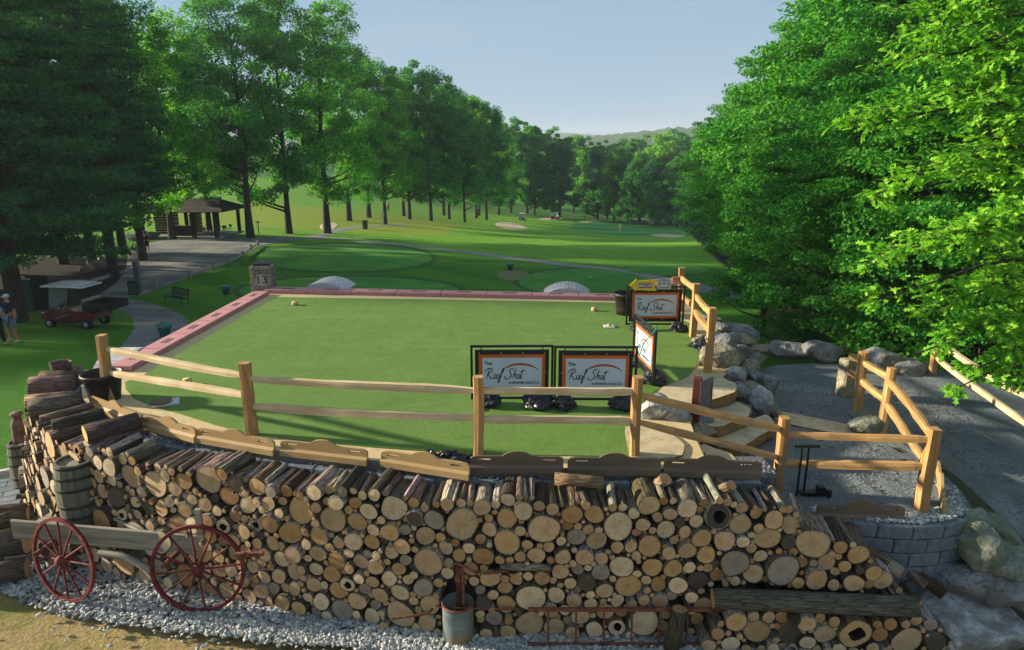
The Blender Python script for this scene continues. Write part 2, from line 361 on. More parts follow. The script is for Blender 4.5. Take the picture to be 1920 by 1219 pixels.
# ---------------------------------------------------------------- trees
MT['leaf'] = leafmat('maple_leaves', '#226026', '#4a9630', '#9ccc50', .5)
MT['leaf_dark'] = leafmat('dark_oak_leaves', '#1a5028', '#348235', '#70aa52', .45)  # darker leaf green, mixed among the tree variants
MT['leaf_oak'] = leafmat('red_oak_leaves', '#418a20', '#6cae2a', '#a2ce42', .45)
MT['needle'] = leafmat('pine_needles', '#183d28', '#285f3a', '#4d804a', .28)
MT['bark'] = M('grey_tree_bark', '#4a4238', '#2a241d', 5, .95, .8, 'Object', (3, 3, .6), dist=.05)
MT['bark_pine'] = M('pine_bark', '#4b4038', '#241d18', 5, .95, .8, 'Object', (3, 3, .5), dist=.05)
def unit(a): return a / np.maximum(1e-9, np.linalg.norm(a, axis=-1, keepdims=True))
def leaf_quads(C, size, rng, up=.6, out=None, asp=.62):
    n = len(C); nrm = rng.normal(size=(n, 3)) * .75; nrm[:, 2] += up
    if out is not None: nrm += out * .5
    nrm = unit(nrm); a = unit(np.cross(nrm, rng.normal(size=(n, 3)))); b = np.cross(nrm, a)
    s = (size * rng.uniform(.65, 1.25, n))[:, None]
    V = np.stack([C - a * s * .5, C + b * s * asp * .5 + a * s * .08, C + a * s * .5 - nrm * s * .08, C - b * s * asp * .5 + a * s * .08], 1).reshape(-1, 3)
    return V, np.arange(n * 4).reshape(n, 4)
def tree_meshes(seed, Ht, Rc, cb, nclump, per, leaf, mat, clump=1.0, trunk_r=.3, lobes=7, flat=.5, up=.7):
    """trunk-and-limb mesh and leaf mesh of one broadleaf tree, standing at the origin"""
    rng = np.random.RandomState(seed); rr = random.Random(seed)
    z0 = Ht * cb; cz = (z0 + Ht) / 2; hz = (Ht - z0) / 2
    LB = []                                    # uneven crown: a few big lobes
    for i in range(lobes):
        th = i * 2.4 + rr.uniform(-.4, .4); f = (i + .5) / lobes
        zz = z0 + (Ht - z0) * (.14 + .74 * f); w = math.sin(math.pi * min(.93, .30 + .58 * f)) * Rc
        LB.append((math.cos(th) * w * .52, math.sin(th) * w * .52, zz, Rc * rr.uniform(.42, .62) * (1.05 - .4 * f), hz * rr.uniform(.24, .36)))
    LB.append((0, 0, Ht - hz * .34, Rc * .42, hz * .36)); LB.append((0, 0, cz, Rc * .55, hz * .6))
    C = []
    while len(C) < nclump:
        lx, ly, lz, lr, lh = LB[rr.randrange(len(LB))]
        d = unit(rng.normal(size=3)); r_ = rr.uniform(.45, 1.0) ** .5
        C.append((lx + d[0] * lr * r_, ly + d[1] * lr * r_, max(z0 * .75, lz + d[2] * lh * r_)))
    C = np.array(C); n = nclump * per
    base = np.repeat(C, per, 0); cs = np.repeat(rng.uniform(.6, 1.3, nclump), per)[:, None] * clump
    d = unit(rng.normal(size=(n, 3))); d[:, 2] *= flat
    pos = base + d * cs * (rng.uniform(0, 1, n) ** .45)[:, None]; pos[:, 2] -= cs[:, 0] * .12
    out = unit(np.stack([pos[:, 0], pos[:, 1], (pos[:, 2] - cz) * .6], -1))
    V, F = leaf_quads(pos, leaf, rng, up, out)
    crown = np_mesh("crown", V, F, mat)
    mb = MB(); tp = [(rr.uniform(-.02, .02) * Ht * (k / 6) * .5, rr.uniform(-.02, .02) * Ht * (k / 6) * .5, Ht * .86 * k / 6 - (.3 if k == 0 else 0)) for k in range(7)]
    mb.tube(tp, [trunk_r * (1.35 if k == 0 else 1.0) * (1 - .86 * k / 6) for k in range(7)], 9)
    for k in range(min(nclump, 46)):
        c = Vector(C[k * (nclump // min(nclump, 46))]); hh = max(Ht * cb * .75, min(c.z * .82, c.z - .45 * math.hypot(c.x, c.y))) ; hh = min(hh, Ht * .8)
        f = hh / (Ht * .86); i = min(5, int(f * 6)); q = Vector(tp[i]).lerp(Vector(tp[i + 1]), f * 6 - i)
        mid = q.lerp(c, .5) + Vector((0, 0, -.06 * (c - q).length)); r0 = trunk_r * (.42 - .3 * f)
        mb.tube([q, mid, c], [r0, r0 * .55, r0 * .16], 5, cap=False)
    return mb.mesh("trunk", MT['bark']), crown
def pine_meshes(seed, Ht, Rc, z0, whorls, leafn, mat):
    rng = np.random.RandomState(seed); rr = random.Random(seed); mb = MB()
    mb.tube([(0, 0, -.3), (.05, .05, Ht * .5), (0, .1, Ht)], [.36, .22, .03], 9); P = []; D = []
    for w in range(whorls):
        z = z0 + (Ht - z0) * (w / whorls) ** .95; L = Rc * (1 - (w / whorls)) ** .75 + .5
        for k in range(6):
            th = k * math.pi / 3 + w * .7 + rr.uniform(-.3, .3); l = L * rr.uniform(.7, 1.1); d = Vector((math.cos(th), math.sin(th), 0)); dz = rr.uniform(-.12, .18)
            pts = [Vector((0, 0, z)) + d * l * f + Vector((0, 0, dz * l * f - .12 * l * f * (1 - f) + rr.uniform(-.03, .03))) for f in (0, .35, .7, 1)]
            mb.tube(pts, [.055 * (1 - w / whorls * .7), .04, .022, .008], 4, cap=False)
            nb = int(l * 7); s = Vector((-d.y, d.x, 0))
            for j in range(nb):
                f = .22 + .78 * (j + rr.random()) / nb; i = min(2, int(f * 3)); q = pts[i].lerp(pts[i + 1], min(1, f * 3 - i)); bl = (1.15 - f) * l * .42 * rr.uniform(.5, 1.1); sg = 1 if j % 2 else -1
                dv = (d * .75 + s * sg + Vector((0, 0, rr.uniform(-.05, .28)))).normalized()
                for kk in range(max(2, int(bl * 5))):
                    P.append(q + dv * bl * (kk + .6) / max(2, int(bl * 5)) + Vector((0, 0, rr.uniform(-.06, .06)))); D.append(dv)
    P = np.array(P); D = np.array(D); P = np.repeat(P, leafn, 0); D = np.repeat(D, leafn, 0); n = len(P)
    a = unit(D * .6 + rng.normal(size=(n, 3)) * .6 + np.array([0, 0, .35])); b = unit(np.cross(a, rng.normal(size=(n, 3)))); s = rng.uniform(.16, .34, n)[:, None]; P = P + rng.normal(size=(n, 3)) * .07
    V = np.stack([P - b * .008, P + b * .03 + a * s * .5, P + a * s, P - b * .03 + a * s * .5], 1).reshape(-1, 3)
    return mb.mesh("trunk", MT['bark_pine']), np_mesh("crown", V, np.arange(n * 4).reshape(n, 4), mat)
def plant(name, meshes, loc, sc, rz, label, cat, group, sz=None):
    t = empty(name, loc, rz, label, cat, group); t.scale = (sc, sc, sz or sc)
    link("trunk", meshes[0], t); link("crown", meshes[1], t); return t
big = [tree_meshes(11 + i, 22, 6.6, .13, 150, 245, .26, MT['leaf'] if i % 2 == 0 else MT['leaf_dark'], 1.2, .32, 12, .66) for i in range(3)]
mid = [tree_meshes(31 + i, 20, 6.4, .09, 130, 200, .36, MT['leaf_dark'] if i % 2 == 0 else MT['leaf'], 1.25, .26, 11, .66) for i in range(3)]
far = [tree_meshes(51 + i, 20, 7.4, .02, 160, 125, .5, MT['leaf_dark'] if i != 1 else MT['leaf'], 1.3, .28, 7) for i in range(3)]
def deciduous(kind, u, vb, vt, label, group, rz=None, Y=None, wide=1.0, name="oak_tree", i=[0]):
    p = G(u, vb) if Y is None else AY(u, 500, Y)
    if Y is not None: p.z = H(p.x, p.y)
    ht = AY(u, vt, p.y).z - p.z; i[0] += 1; src = kind[i[0] % len(kind)]; h0 = 22 if kind is big else 20
    s = ht / h0
    return plant(name, src, p, s * wide, i[0] * 1.7 if rz is None else rz, label, "tree", group, s)
ROW = "broadleaf trees in the row beside the fairway"
for u, vb, vt, w, lab in ((470, 446, -40, 1.0, "tall broadleaf tree beside the open pavilion's corner post"), (542, 438, -30, .9, "tall broadleaf tree between the pavilion and the fork of the cart path"), (614, 438, -25, 1.0, "tall broadleaf tree standing right at the fork of the cart path"),
        (655, 414, 60, .95, "straight-trunked broadleaf tree in the long grass behind the green utility box"), (692, 408, 80, .9, "leaning broadleaf tree in the long grass behind the white post sign"), (722, 421, 110, .85, "broadleaf tree with a small white sign post against its trunk")):
    deciduous(big, u, vb, vt, lab, None, wide=w)
ORD = ("first", "second", "third", "fourth", "fifth", "sixth", "seventh", "eighth", "ninth", "tenth")
for k, (u, vb, vt, w) in enumerate(((757, 405, 130, .9), (768, 411, 120, .9), (808, 414, 125, .95), (832, 404, 150, .9), (842, 411, 150, .85), (871, 417, 168, .8), (893, 409, 172, .9), (898, 405, 185, .9), (912, 412, 188, .85), (935, 403, 205, .9))):
    deciduous(mid, u, vb, vt, "%s broadleaf tree of the long grass row counted from the white sign post" % ORD[k], None, wide=w)
for u, vb, vt, w in ((958, 399, 222, .85), (988, 400, 228, .9), (1002, 403, 232, .85), (1035, 401, 240, .85), (1050, 408, 250, .8), (1075, 400, 250, .85), (1100, 402, 258, .8)):
    deciduous(far, u, vb, vt, "dark broadleaf tree beyond the far golf carts", "trees beyond the far golf carts", wide=w)
for k, (u, Y, vt, w) in enumerate(((1118, 205, 266, .9), (1148, 190, 272, .8), (1165, 225, 262, .9), (1195, 205, 252, 1.0), (1225, 190, 246, 1.0), (1252, 200, 245, 1.05), (1282, 190, 252, 1.0), (1308, 175, 262, .95), (1265, 175, 285, .8), (1215, 178, 290, .8), (1330, 160, 240, 1.0), (1180, 182, 300, .7), (1135, 215, 262, .8), (1240, 235, 250, 1.), (1300, 215, 255, 1.))):
    deciduous(far, u, 0, vt, "dark forest tree behind the far putting green", "forest trees behind the putting green", Y=Y, wide=w)
for k, (u, Y, vt, w) in enumerate(((420, 250, 255, .9), (520, 260, 262, 1.0), (600, 270, 268, 1.0), (660, 255, 272, .9), (740, 260, 275, .9), (350, 240, 250, 1), (800, 262, 270, .9), (860, 262, 270, .9), (910, 250, 268, .9), (280, 230, 240, 1))):
    deciduous(far, u, 0, vt, "distant tree at the top edge of the far meadow", "trees along the far meadow edge", Y=Y, wide=w)
for u, Y, vt, w, lab in ((120, 52, -60, 1.0, "dark broadleaf tree behind the pines near the pavilion roof"), (235, 58, -40, 1.0, "broadleaf tree rising behind the pavilion roof"), (330, 70, 0, 1.0, "broadleaf tree just behind the pavilion"), (175, 50, -70, 1.0, "light green broadleaf tree standing between the pines and the pavilion"), (270, 54, -60, .9, "broadleaf tree whose boughs hang over the pavilion roof"), (30, 60, -100, 1.1, "broadleaf tree deep behind the pines"), (400, 78, 30, .9, "slender broadleaf tree behind the pavilion's open end")):
    deciduous(big, u, 0, vt, lab, None, Y=Y, wide=w)
p1 = pine_meshes(3, 23, 6.2, 3.0, 24, 7, MT['needle']); p2 = pine_meshes(4, 21, 4.8, 5.6, 18, 7, MT['needle'])
for (x, y, s, k, lab) in ((-21.2, 28.5, 1.0, 0, "dark pine whose trunk stands beside the two golfers"), (-27.2, 46, 1.05, 1, "dark pine whose trunk stands by the stone pile at the driveway"), (-27.5, 37, 1.0, 0, "dark pine spreading over the woodland floor behind the red cart"), (-31, 30, 1.1, 1, "dark pine deeper in the wood beyond the golfers"), (-36, 26.5, 1.0, 1, "dark pine out of view beside the lawn, added to shade it"), (-40, 38, 1.0, 0, "dark pine out of view behind the red cart, added to shade the wood"), (-43, 32, 1.0, 1, "dark pine out of view beyond the golfers, added to shade the wood"), (-38, 47, 1.0, 0, "dark pine level with the stone heap, added to shade the wood"), (-46, 42, 1.0, 1, "dark pine furthest inside the wood, out of view, added for shade")):
    plant("pine_tree", (p1, p2)[k], (x, y, H(x, y)), s, x * 3.1, lab, "pine tree", None)  # outermost pines are added beyond the view to shade lawn, deck and wood
# right-hand wood
MT['leaf_r'] = leafmat('deep_green_maple_leaves', '#154a18', '#328222', '#78b440', .45)  # deeper leaf green of the right-hand maples
rt = [tree_meshes(71 + i, 14, 4.8, (.12, .04, .04)[i], 170, 285, .19, MT['leaf_r'], 1.12, .24, 20, .36, .9) for i in range(3)]
for k, (u, Y, vt, w, ty, lab) in enumerate(((1338, 82, 195, .95, 0, "broadleaf tree furthest down the wood's edge by the putting green"), (1372, 64, 165, .95, 0, "broadleaf tree at the wood's edge where the fairway narrows"), (1395, 50, 120, .9, 0, "broadleaf tree midway along the wood's edge"), (1452, 40, 30, 1.0, 0, "tall broadleaf tree rising above the wood's edge"), (1540, 36, -80, 1.1, 0, "tallest broadleaf tree of the wood behind the low maples"),
        (1650, 30, -160, 1.1, 0, "broad maple in the wood behind the split rail fence"), (1790, 27, -200, 1.2, 0, "broad maple deep in the wood behind the leafy oak"), (1440, 28, 250, .95, 0, "low spreading maple overhanging the cart path"), (1535, 22.5, 180, .95, 2, "low spreading maple behind the boulders along the path"), (1410, 36, 235, .8, 0, "low maple skirting the fairway beside the cart path"),
        (1610, 19, 120, 1.0, 1, "maple with low boughs behind the granite post"), (1730, 17.5, 60, 1.0, 2, "maple with low boughs behind the far rail fence"), (1860, 17, 0, 1.0, 1, "maple half hidden by the leafy oak branches"), (1560, 25, 60, .9, 2, "slender maple among the low boughs"), (1950, 21, -100, 1.1, 0, "large maple at the outer side of the wood"))):
    p = AY(u, 500, Y); p.z = H(p.x, p.y); s = (AY(u, vt, Y).z - p.z) / 14
    plant("maple_tree", rt[ty], p, s * w if s < 1.2 else 1.15 * w + .1 * s, k * 1.9, lab, "tree", None, s)
# ---------------------------------------------------------------- roof deck, turf, kerbs
MT['deck'] = M('sandy_concrete', '#cfb98a', '#b39b6f', 9, .95, .15, 'World', big=(1.2, '#c3ac7f'))
MT['wallstone'] = M('building_wall', '#7d7468', '#5f584e', 4, .9, .3, 'World')
def turf_mat():
    m, t, b = newmat('artificial_turf'); co = coords(t, 'World'); f = noise(t, co, 130, 3, .8)
    c = ramp(t, f, [(.3, hexc('#446024')), (.5, hexc('#5b7c36')), (.7, hexc('#769248'))])
    c = mixc(t, ramp(t, noise(t, co, .7, 5, .65), [(.35, (0, 0, 0, 1)), (.7, (.55, .55, .55, 1))]), c, hexc('#71894a'))
    c = mixc(t, ramp(t, noise(t, co, 3.2, 5, .7), [(.5, (0, 0, 0, 1)), (.7, (.5, .5, .5, 1))]), c, hexc('#4c6628'))
    c = mixc(t, ramp(t, noise(t, co, 24, 4, .8), [(.52, (0, 0, 0, 1)), (.7, (.5, .5, .5, 1))]), c, hexc('#93a862'))
    c = mixc(t, ramp(t, noise(t, coords(t, 'World', (.35, 1.6, 1)), 2.0, 4, .7), [(.56, (0, 0, 0, 1)), (.75, (.4, .4, .4, 1))]), c, hexc('#8a9358'))
    w = N(t, "ShaderNodeTexWave", wave_type='BANDS', bands_direction='X'); w.inputs["Scale"].default_value = .085; w.inputs["Distortion"].default_value = .12; t.links.new(co, w.inputs[0])
    c = mixc(t, ramp(t, w.outputs[1], [(.0, (.10, .10, .10, 1)), (.0012, (0, 0, 0, 1))]), c, hexc('#46602a'))
    t.links.new(c, b.inputs["Base Color"]); b.inputs["Roughness"].default_value = .95; b.inputs["Specular IOR Level"].default_value = .1; bump(t, b, f, .6, .008); return m
MT['turf'] = turf_mat()
deck_pts = [(-7.05, 10.55), (-6.35, 10.0), (-5.6, 9.5), (-4.5, 9.02), (-3.25, 8.58), (-1.9, 8.28), (-.55, 8.08), (.65, 8.05), (1.9, 8.03), (2.55, 8.05), (2.6, 8.9), (2.75, 10.1), (3.4, 11.0), (3.95, 11.9), (4.35, 13.2), (4.65, 15.0), (4.75, 17.3), (4.7, 18.15), (2.9, 18.45), (-7.2, 19.42), (-7.42, 12.2), (-7.48, 11.2)]
MB().prism(deck_pts, -2.75, 0.0, 1, 0).build("roof_deck", [MT['deck'], MT['wallstone']], kind="structure")
turf_px = [(515, 557), (840, 562), (1165, 568), (1240, 583), (1292, 606), (1300, 640), (1312, 666), (1303, 690), (1290, 705), (1225, 735), (1188, 770), (1176, 800), (1180, 856), (1000, 853), (880, 851), (700, 838), (560, 825), (460, 811), (400, 795), (340, 776), (285, 760), (252, 746), (236, 730), (234, 717), (248, 710), (268, 704)]
tp_ = [A(u, v, .012) for u, v in turf_px]
MB().prism([(p.x, p.y) for p in tp_], .001, .014).build("turf", MT['turf'], kind="structure")
MT['pink'] = M('faded_red_composite', '#bd8684', '#ab7574', 3, .85, .15, 'Object', c3='#c79692', big=(1.5, '#b27d78'))
MT['slot_shade_strip'] = M('slot_shadow_grey', '#3a2a2c', '#2a2022', 5, .9, 0)
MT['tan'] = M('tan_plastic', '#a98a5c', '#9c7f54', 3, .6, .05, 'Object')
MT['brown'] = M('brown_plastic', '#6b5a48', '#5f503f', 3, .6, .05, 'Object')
def flat_kerb(p0, p1, w, mat, label, group):
    d = p1 - p0; L = d.length; t = empty("edge_kerb", (p0 + p1) / 2, math.atan2(d.y, d.x), label, "kerb", group)
    MB().box((0, 0, .055), (L - .015, w, .105), bev=.012).build("kerb_body", mat, t)
    for y in (-.04, .04): MB().box((0, y + .02, .108), (L * .3, .035, .006)).build("slot_shade_strip", MT['slot_shade_strip'], t)  # raised dark strips painted as the shade inside slots
    MB().box((0, w / 2 + .03, -.06), (L - .02, .055, .30)).build("outer_lip", mat, t)
    return t
a, b = Vector((-7.0, 19.12, 0)), Vector((4.35, 18.02, 0)); n = 9
for i in range(n): flat_kerb(b.lerp(a, 1 - i / n), b.lerp(a, 1 - (i + 1) / n), .42, MT['pink'], "flat pinkish red slotted kerb on the deck's far edge", "pink kerbs along the far deck edge")
a, b = Vector((-7.2, 11.95, 0)), Vector((-7.0, 18.75, 0)); n = 6
for i in range(n): flat_kerb(a.lerp(b, i / n), a.lerp(b, (i + 1) / n), .40, MT['pink'], "flat pinkish red slotted kerb on the deck's long side edge", "pink kerbs along the deck's side edge")
def slotted_board(L, h, hump, th=.035):
    xs = [-L / 2, -L / 2 + .03, -L / 2 + .10, -L / 2 + .26, -.19, -.16, -.12, -.06, 0, .06, .12, .16, .19, L / 2 - .26, L / 2 - .10, L / 2 - .03, L / 2]
    def top(x):
        e = L / 2 - abs(x)
        z = h - (.035 if e < .001 else .012 if e < .031 else 0)
        if abs(x) < .19: z += hump * (1 - (abs(x) / .19) ** 2.4)
        return z
    mb = MB(); s0, s1 = h - .065, h - .035
    def q(x0, x1, za, zb, zc, zd):
        mb.add([(x0, -th / 2, za), (x1, -th / 2, zb), (x1, -th / 2, zc), (x0, -th / 2, zd)], [(0, 1, 2, 3)])
        mb.add([(x0, th / 2, za), (x1, th / 2, zb), (x1, th / 2, zc), (x0, th / 2, zd)], [(3, 2, 1, 0)])
        mb.add([(x0, -th / 2, zd), (x1, -th / 2, zc), (x1, th / 2, zc), (x0, th / 2, zd)], [(0, 1, 2, 3)])
        mb.add([(x0, -th / 2, za), (x1, -th / 2, zb), (x1, th / 2, zb), (x0, th / 2, za)], [(3, 2, 1, 0)])
    for x0, x1 in zip(xs, xs[1:]):
        if abs(abs((x0 + x1) / 2) - (L / 2 - .18)) < .01:
            q(x0, x1, 0, 0, s0, s0); q(x0, x1, s1, s1, top(x1), top(x0))
            for xx in (x0, x1): mb.add([(xx, -th / 2, s0), (xx, th / 2, s0), (xx, th / 2, s1), (xx, -th / 2, s1)], [(0, 1, 2, 3)])
        else: q(x0, x1, 0, 0, top(x1), top(x0))
    for sx in (-1, 1): mb.add([(sx * L / 2, -th / 2, 0), (sx * L / 2, th / 2, 0), (sx * L / 2, th / 2, top(L / 2)), (sx * L / 2, -th / 2, top(L / 2))], [(0, 1, 2, 3)])
    return mb
def kerb_board(p0, p1, mat, label, group=None, h=.17, hump=.075):
    d = p1 - p0; L = d.length; t = empty("kerb_board", (p0 + p1) / 2, math.atan2(d.y, d.x), label, "kerb board", group)
    slotted_board(L, h, hump).build("slotted_panel", mat, t)
    f = MB(); f.add([(-L / 2, -.018, .05), (L / 2, -.018, .05), (L / 2, -.055, .02), (-L / 2, -.055, .02), (L / 2, -.058, -.06), (-L / 2, -.058, -.06), (-L / 2, -.018, -.06), (L / 2, -.018, -.06)], [(0, 3, 2, 1), (3, 5, 4, 2), (5, 6, 7, 4), (0, 6, 5, 3), (1, 2, 4, 7)]).build("foot_flange", mat, t)
    return t
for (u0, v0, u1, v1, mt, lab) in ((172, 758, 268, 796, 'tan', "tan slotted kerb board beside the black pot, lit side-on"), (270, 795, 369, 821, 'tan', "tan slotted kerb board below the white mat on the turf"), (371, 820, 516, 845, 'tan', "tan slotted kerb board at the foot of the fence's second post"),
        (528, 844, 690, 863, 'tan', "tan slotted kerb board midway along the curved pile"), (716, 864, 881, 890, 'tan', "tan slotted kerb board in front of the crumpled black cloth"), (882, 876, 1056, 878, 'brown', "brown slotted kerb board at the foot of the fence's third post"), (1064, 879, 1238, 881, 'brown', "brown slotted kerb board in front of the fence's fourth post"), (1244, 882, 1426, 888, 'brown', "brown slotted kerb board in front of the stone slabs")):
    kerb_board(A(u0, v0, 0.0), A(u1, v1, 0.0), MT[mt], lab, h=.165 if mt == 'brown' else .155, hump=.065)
kerb_board(A(1530, 967, -.6), A(1694, 972, -.6), MT['brown'], "brown slotted kerb board on the lower gravel terrace")
kerb_board(A(1768, 965, -.6), A(1756, 880, -.6), MT['tan'], "slotted kerb board standing end-on beside the terrace corner post")

# eyebrow roofs that stand out from the deck edges
MT['plank_pale'] = M('bleached_planks', '#cfc9c5', '#b3adaa', 5, .9, .2, 'Object', (4, 1, 4), rnd=.08)
def arched_roof(loc, rz, rad, th0, length, label):
    t = empty("arched_roof", loc, rz, label, "roof"); n = 13
    for i in range(n):
        a0 = th0 + (math.pi - 2 * th0) * i / n + .004; a1 = th0 + (math.pi - 2 * th0) * (i + 1) / n - .004; mb = MB(); V = []
        for rr_ in (rad, rad - .03):
            for a_ in (a0, a1):
                for yy in (.03, length): V.append((rr_ * math.cos(a_), yy, rr_ * math.sin(a_)))
        mb.add(V, [(0, 1, 3, 2), (4, 6, 7, 5), (0, 4, 5, 1), (2, 3, 7, 6), (0, 2, 6, 4), (1, 5, 7, 3)]).build("plank", MT['plank_pale'], t)
    xm = rad * math.cos(th0); zb = rad * math.sin(th0) - .25; w = 2 * xm / 12
    for i in range(12):
        x0 = -xm + i * w + .004; x1 = x0 + w - .008; f = lambda x: math.sqrt(max(0, (rad - .005) ** 2 - x * x))
        MB().extr([(x0, zb), (x1, zb), (x1, f(x1)), ((x0 + x1) / 2, f((x0 + x1) / 2)), (x0, f(x0))], Matrix.Translation((0, 0, 0)), .04).build("plank", MT['plank_pale'], t)
    return t
p = AY(607, 541, 19.55); arched_roof((p.x, 19.50, -.83), R(-5), 1.03, R(50), 1.0, "pale planked arched roof near the stone number pillar, beyond the deck edge")
p = AY(1062, 548, 18.7); arched_roof((p.x, 18.68, -.83), R(-5), 1.03, R(50), 1.0, "pale planked arched roof beyond the deck edge near the far signs")
arched_roof((-7.42, 12.95, -.90), R(91), 1.03, R(45), .55, "pale planked arched roof beyond the deck's side edge")

# number pillar
MT['fieldstone'] = M('pillar_stone', '#8f8678', '#6c6456', 9, .9, .5, rnd=.22)
MT['blackmetal'] = M('black_metal', '#101312', '#0b0d0c', 5, .45, .05, spec=.4)
MT['ink'] = M('black_lettering', '#16181a', '#121416', 5, .7, 0)
pl = empty("stone_pillar", (-7.15, 19.35, -.05), R(8), "square stone pillar numbered 13 with black top at the deck corner", "pillar")
MB().box((0, 0, .4), (.50, .50, .80)).build("core", M('pillar_mortar', '#9a917f', '#7d7566', 12, .95, .3), pl)
rr = random.Random(4)
for c in range(7):
    for side in range(4):
        x = -.27
        while x < .26:
            w = min(rr.uniform(.1, .24), .27 - x); hgt = .105
            if w > .04 and not (side == 0 and 2 <= c <= 4 and x < .12 and x + w > -.14):
                r_ = Matrix.Rotation(side * math.pi / 2, 4, 'Z')
                o = MB().box((x + w / 2, -.25 - rr.uniform(.01, .03), c * .114 + .06), (w - .012, .07, hgt - .008), bev=.012)
                o.v = [tuple(r_ @ Vector(q)) for q in o.v]; o.build("stone", MT['fieldstone'], pl)
            x += w
MB().box((0, -.262, .40), (.26, .03, .33), bev=.008).build("number_stone", M('number_stone', '#b3ab9c', '#9d9586', 6, .9, .2), pl)
MB().box((0, 0, .825), (.46, .46, .07), bev=.02).build("cap", MT['blackmetal'], pl)
def text(body, size, parent, M4, mat, name="lettering", shear=0, align='CENTER', ext=.002, xs=1.0, bold=0.0):
    cu = bpy.data.curves.new(name, 'FONT'); cu.body = body; cu.size = size; cu.align_x = align; cu.align_y = 'CENTER'; cu.extrude = ext; cu.shear = shear; cu.offset = bold
    o = bpy.data.objects.new(name, cu); COL.objects.link(o)
    me = o.to_mesh().copy(); bpy.data.objects.remove(o); bpy.data.curves.remove(cu)
    me.name = name; me.materials.append(mat)
    me.transform(M4 @ Matrix.Scale(xs, 4, (1, 0, 0))); me.update()
    return link(name, me, parent)
text("13", .33, pl, Matrix.Translation((0, -.283, .40)) @ Matrix.Rotation(math.pi / 2, 4, 'X'), MT['ink'], "number")

# ---------------------------------------------------------------- retaining walls
def catmull(P, n=24):
    P = [Vector(p) for p in P]; Q = [P[0] * 2 - P[1]] + P + [P[-1] * 2 - P[-2]]; out = []
    for i in range(1, len(Q) - 2):
        for k in range(n):
            t = k / n; a, b, c, d = Q[i - 1], Q[i], Q[i + 1], Q[i + 2]
            out.append(.5 * ((2 * b) + (c - a) * t + (2 * a - 5 * b + 4 * c - d) * t * t + (3 * b - a - 3 * c + d) * t ** 3))
    return out + [P[-1]]
class Path2:
    def __init__(s, pts):
        s.p = [Vector((q[0], q[1], 0)) for q in pts]; s.l = [0]
        for a_, b_ in zip(s.p, s.p[1:]): s.l.append(s.l[-1] + (b_ - a_).length)
        s.L = s.l[-1]
    def at(s, d):
        d = max(0, min(s.L - 1e-6, d)); import bisect
        i = bisect.bisect_right(s.l, d) - 1; t = (d - s.l[i]) / (s.l[i + 1] - s.l[i])
        tg = (s.p[i + 1] - s.p[i]).normalized(); return s.p[i].lerp(s.p[i + 1], t), tg, Vector((tg.y, -tg.x, 0))
    def offset(s, o): return Path2([s.at(d)[0] + s.at(d)[2] * o for d in np.linspace(0, s.L, len(s.p))])
wall_main = Path2(catmull([(-7.85, 12.3, 0), (-7.75, 11.5, 0), (-7.35, 10.55, 0), (-6.35, 9.68, 0), (-4.9, 9.03, 0), (-3.5, 8.58, 0), (-2.2, 8.22, 0), (-.5, 7.96, 0), (1.5, 7.92, 0), (3.45, 7.92, 0)]))
wall_low = Path2(catmull([(3.4, 7.92, 0), (4.4, 7.74, 0), (5.2, 7.66, 0), (5.85, 7.86, 0), (6.18, 8.38, 0), (6.3, 9.15, 0), (6.24, 10.0, 0)]))
MT['block'] = M('grey_concrete_block', '#6d7379', '#535960', 14, .95, .6, rnd=.10, dist=.015)
MT['fill'] = M('dark_gravel_bed', '#5d6064', '#3c3f43', 30, .95, .5, 'World', c3='#8a8884')
def block_wall(path, name, z_top, courses, label, depth=.26, bl=.42, ch=.195):
    t = empty(name, (path.at(path.L / 2)[0].x, path.at(path.L / 2)[0].y, z_top - courses * ch), 0, label, "wall"); base = MB().box((0, 0, 0), (bl - .012, depth, ch - .010), bev=.014).mesh("block", MT['block'])
    for c in range(courses):
        d = (.21 if c % 2 else 0.0) + .2
        while d < path.L - .1:
            p_, tg, nn = path.at(d); o = link("block", base, t); o.location = Vector((p_.x, p_.y, z_top - ch / 2 - c * ch)) - nn * (depth / 2 - .02 * c * 0) - t.location; o.rotation_euler = (0, 0, math.atan2(tg.y, tg.x)); d += bl
    return t
block_wall(wall_main, "retaining_wall", -.14, 2, "curved grey block retaining wall behind the log pile")
block_wall(wall_low, "retaining_wall", -.61, 7, "rounded grey block retaining wall below the gravel terrace")
def strip(path, o0, o1, z, mat, name, z1=None):
    V = []; ds = np.linspace(0, path.L, 70)
    for d in ds:
        p_, tg, nn = path.at(d)
        for o in (o0, o1): V.append((p_.x + nn.x * o, p_.y + nn.y * o, z))
    F = [(2 * i, 2 * i + 1, 2 * i + 3, 2 * i + 2) for i in range(len(ds) - 1)]
    mb = MB(); mb.add(V, F)
    k = len(V); mb.add([(x, y, z - 1.8) for x, y, _ in V], []); 
    mb.f += [(2 * i + 1, k + 2 * i + 1, k + 2 * i + 3, 2 * i + 3) for i in range(len(ds) - 1)]; mb.m += [0] * (len(ds) - 1); mb.sm += [False] * (len(ds) - 1)
    return mb.build(name, mat, kind="structure")
strip(wall_main, -.75, -.26, -.135, MT['fill'], "gravel_bed")
strip(wall_main, -.75, -.20, -.56, MT['fill'], "earth_fill")
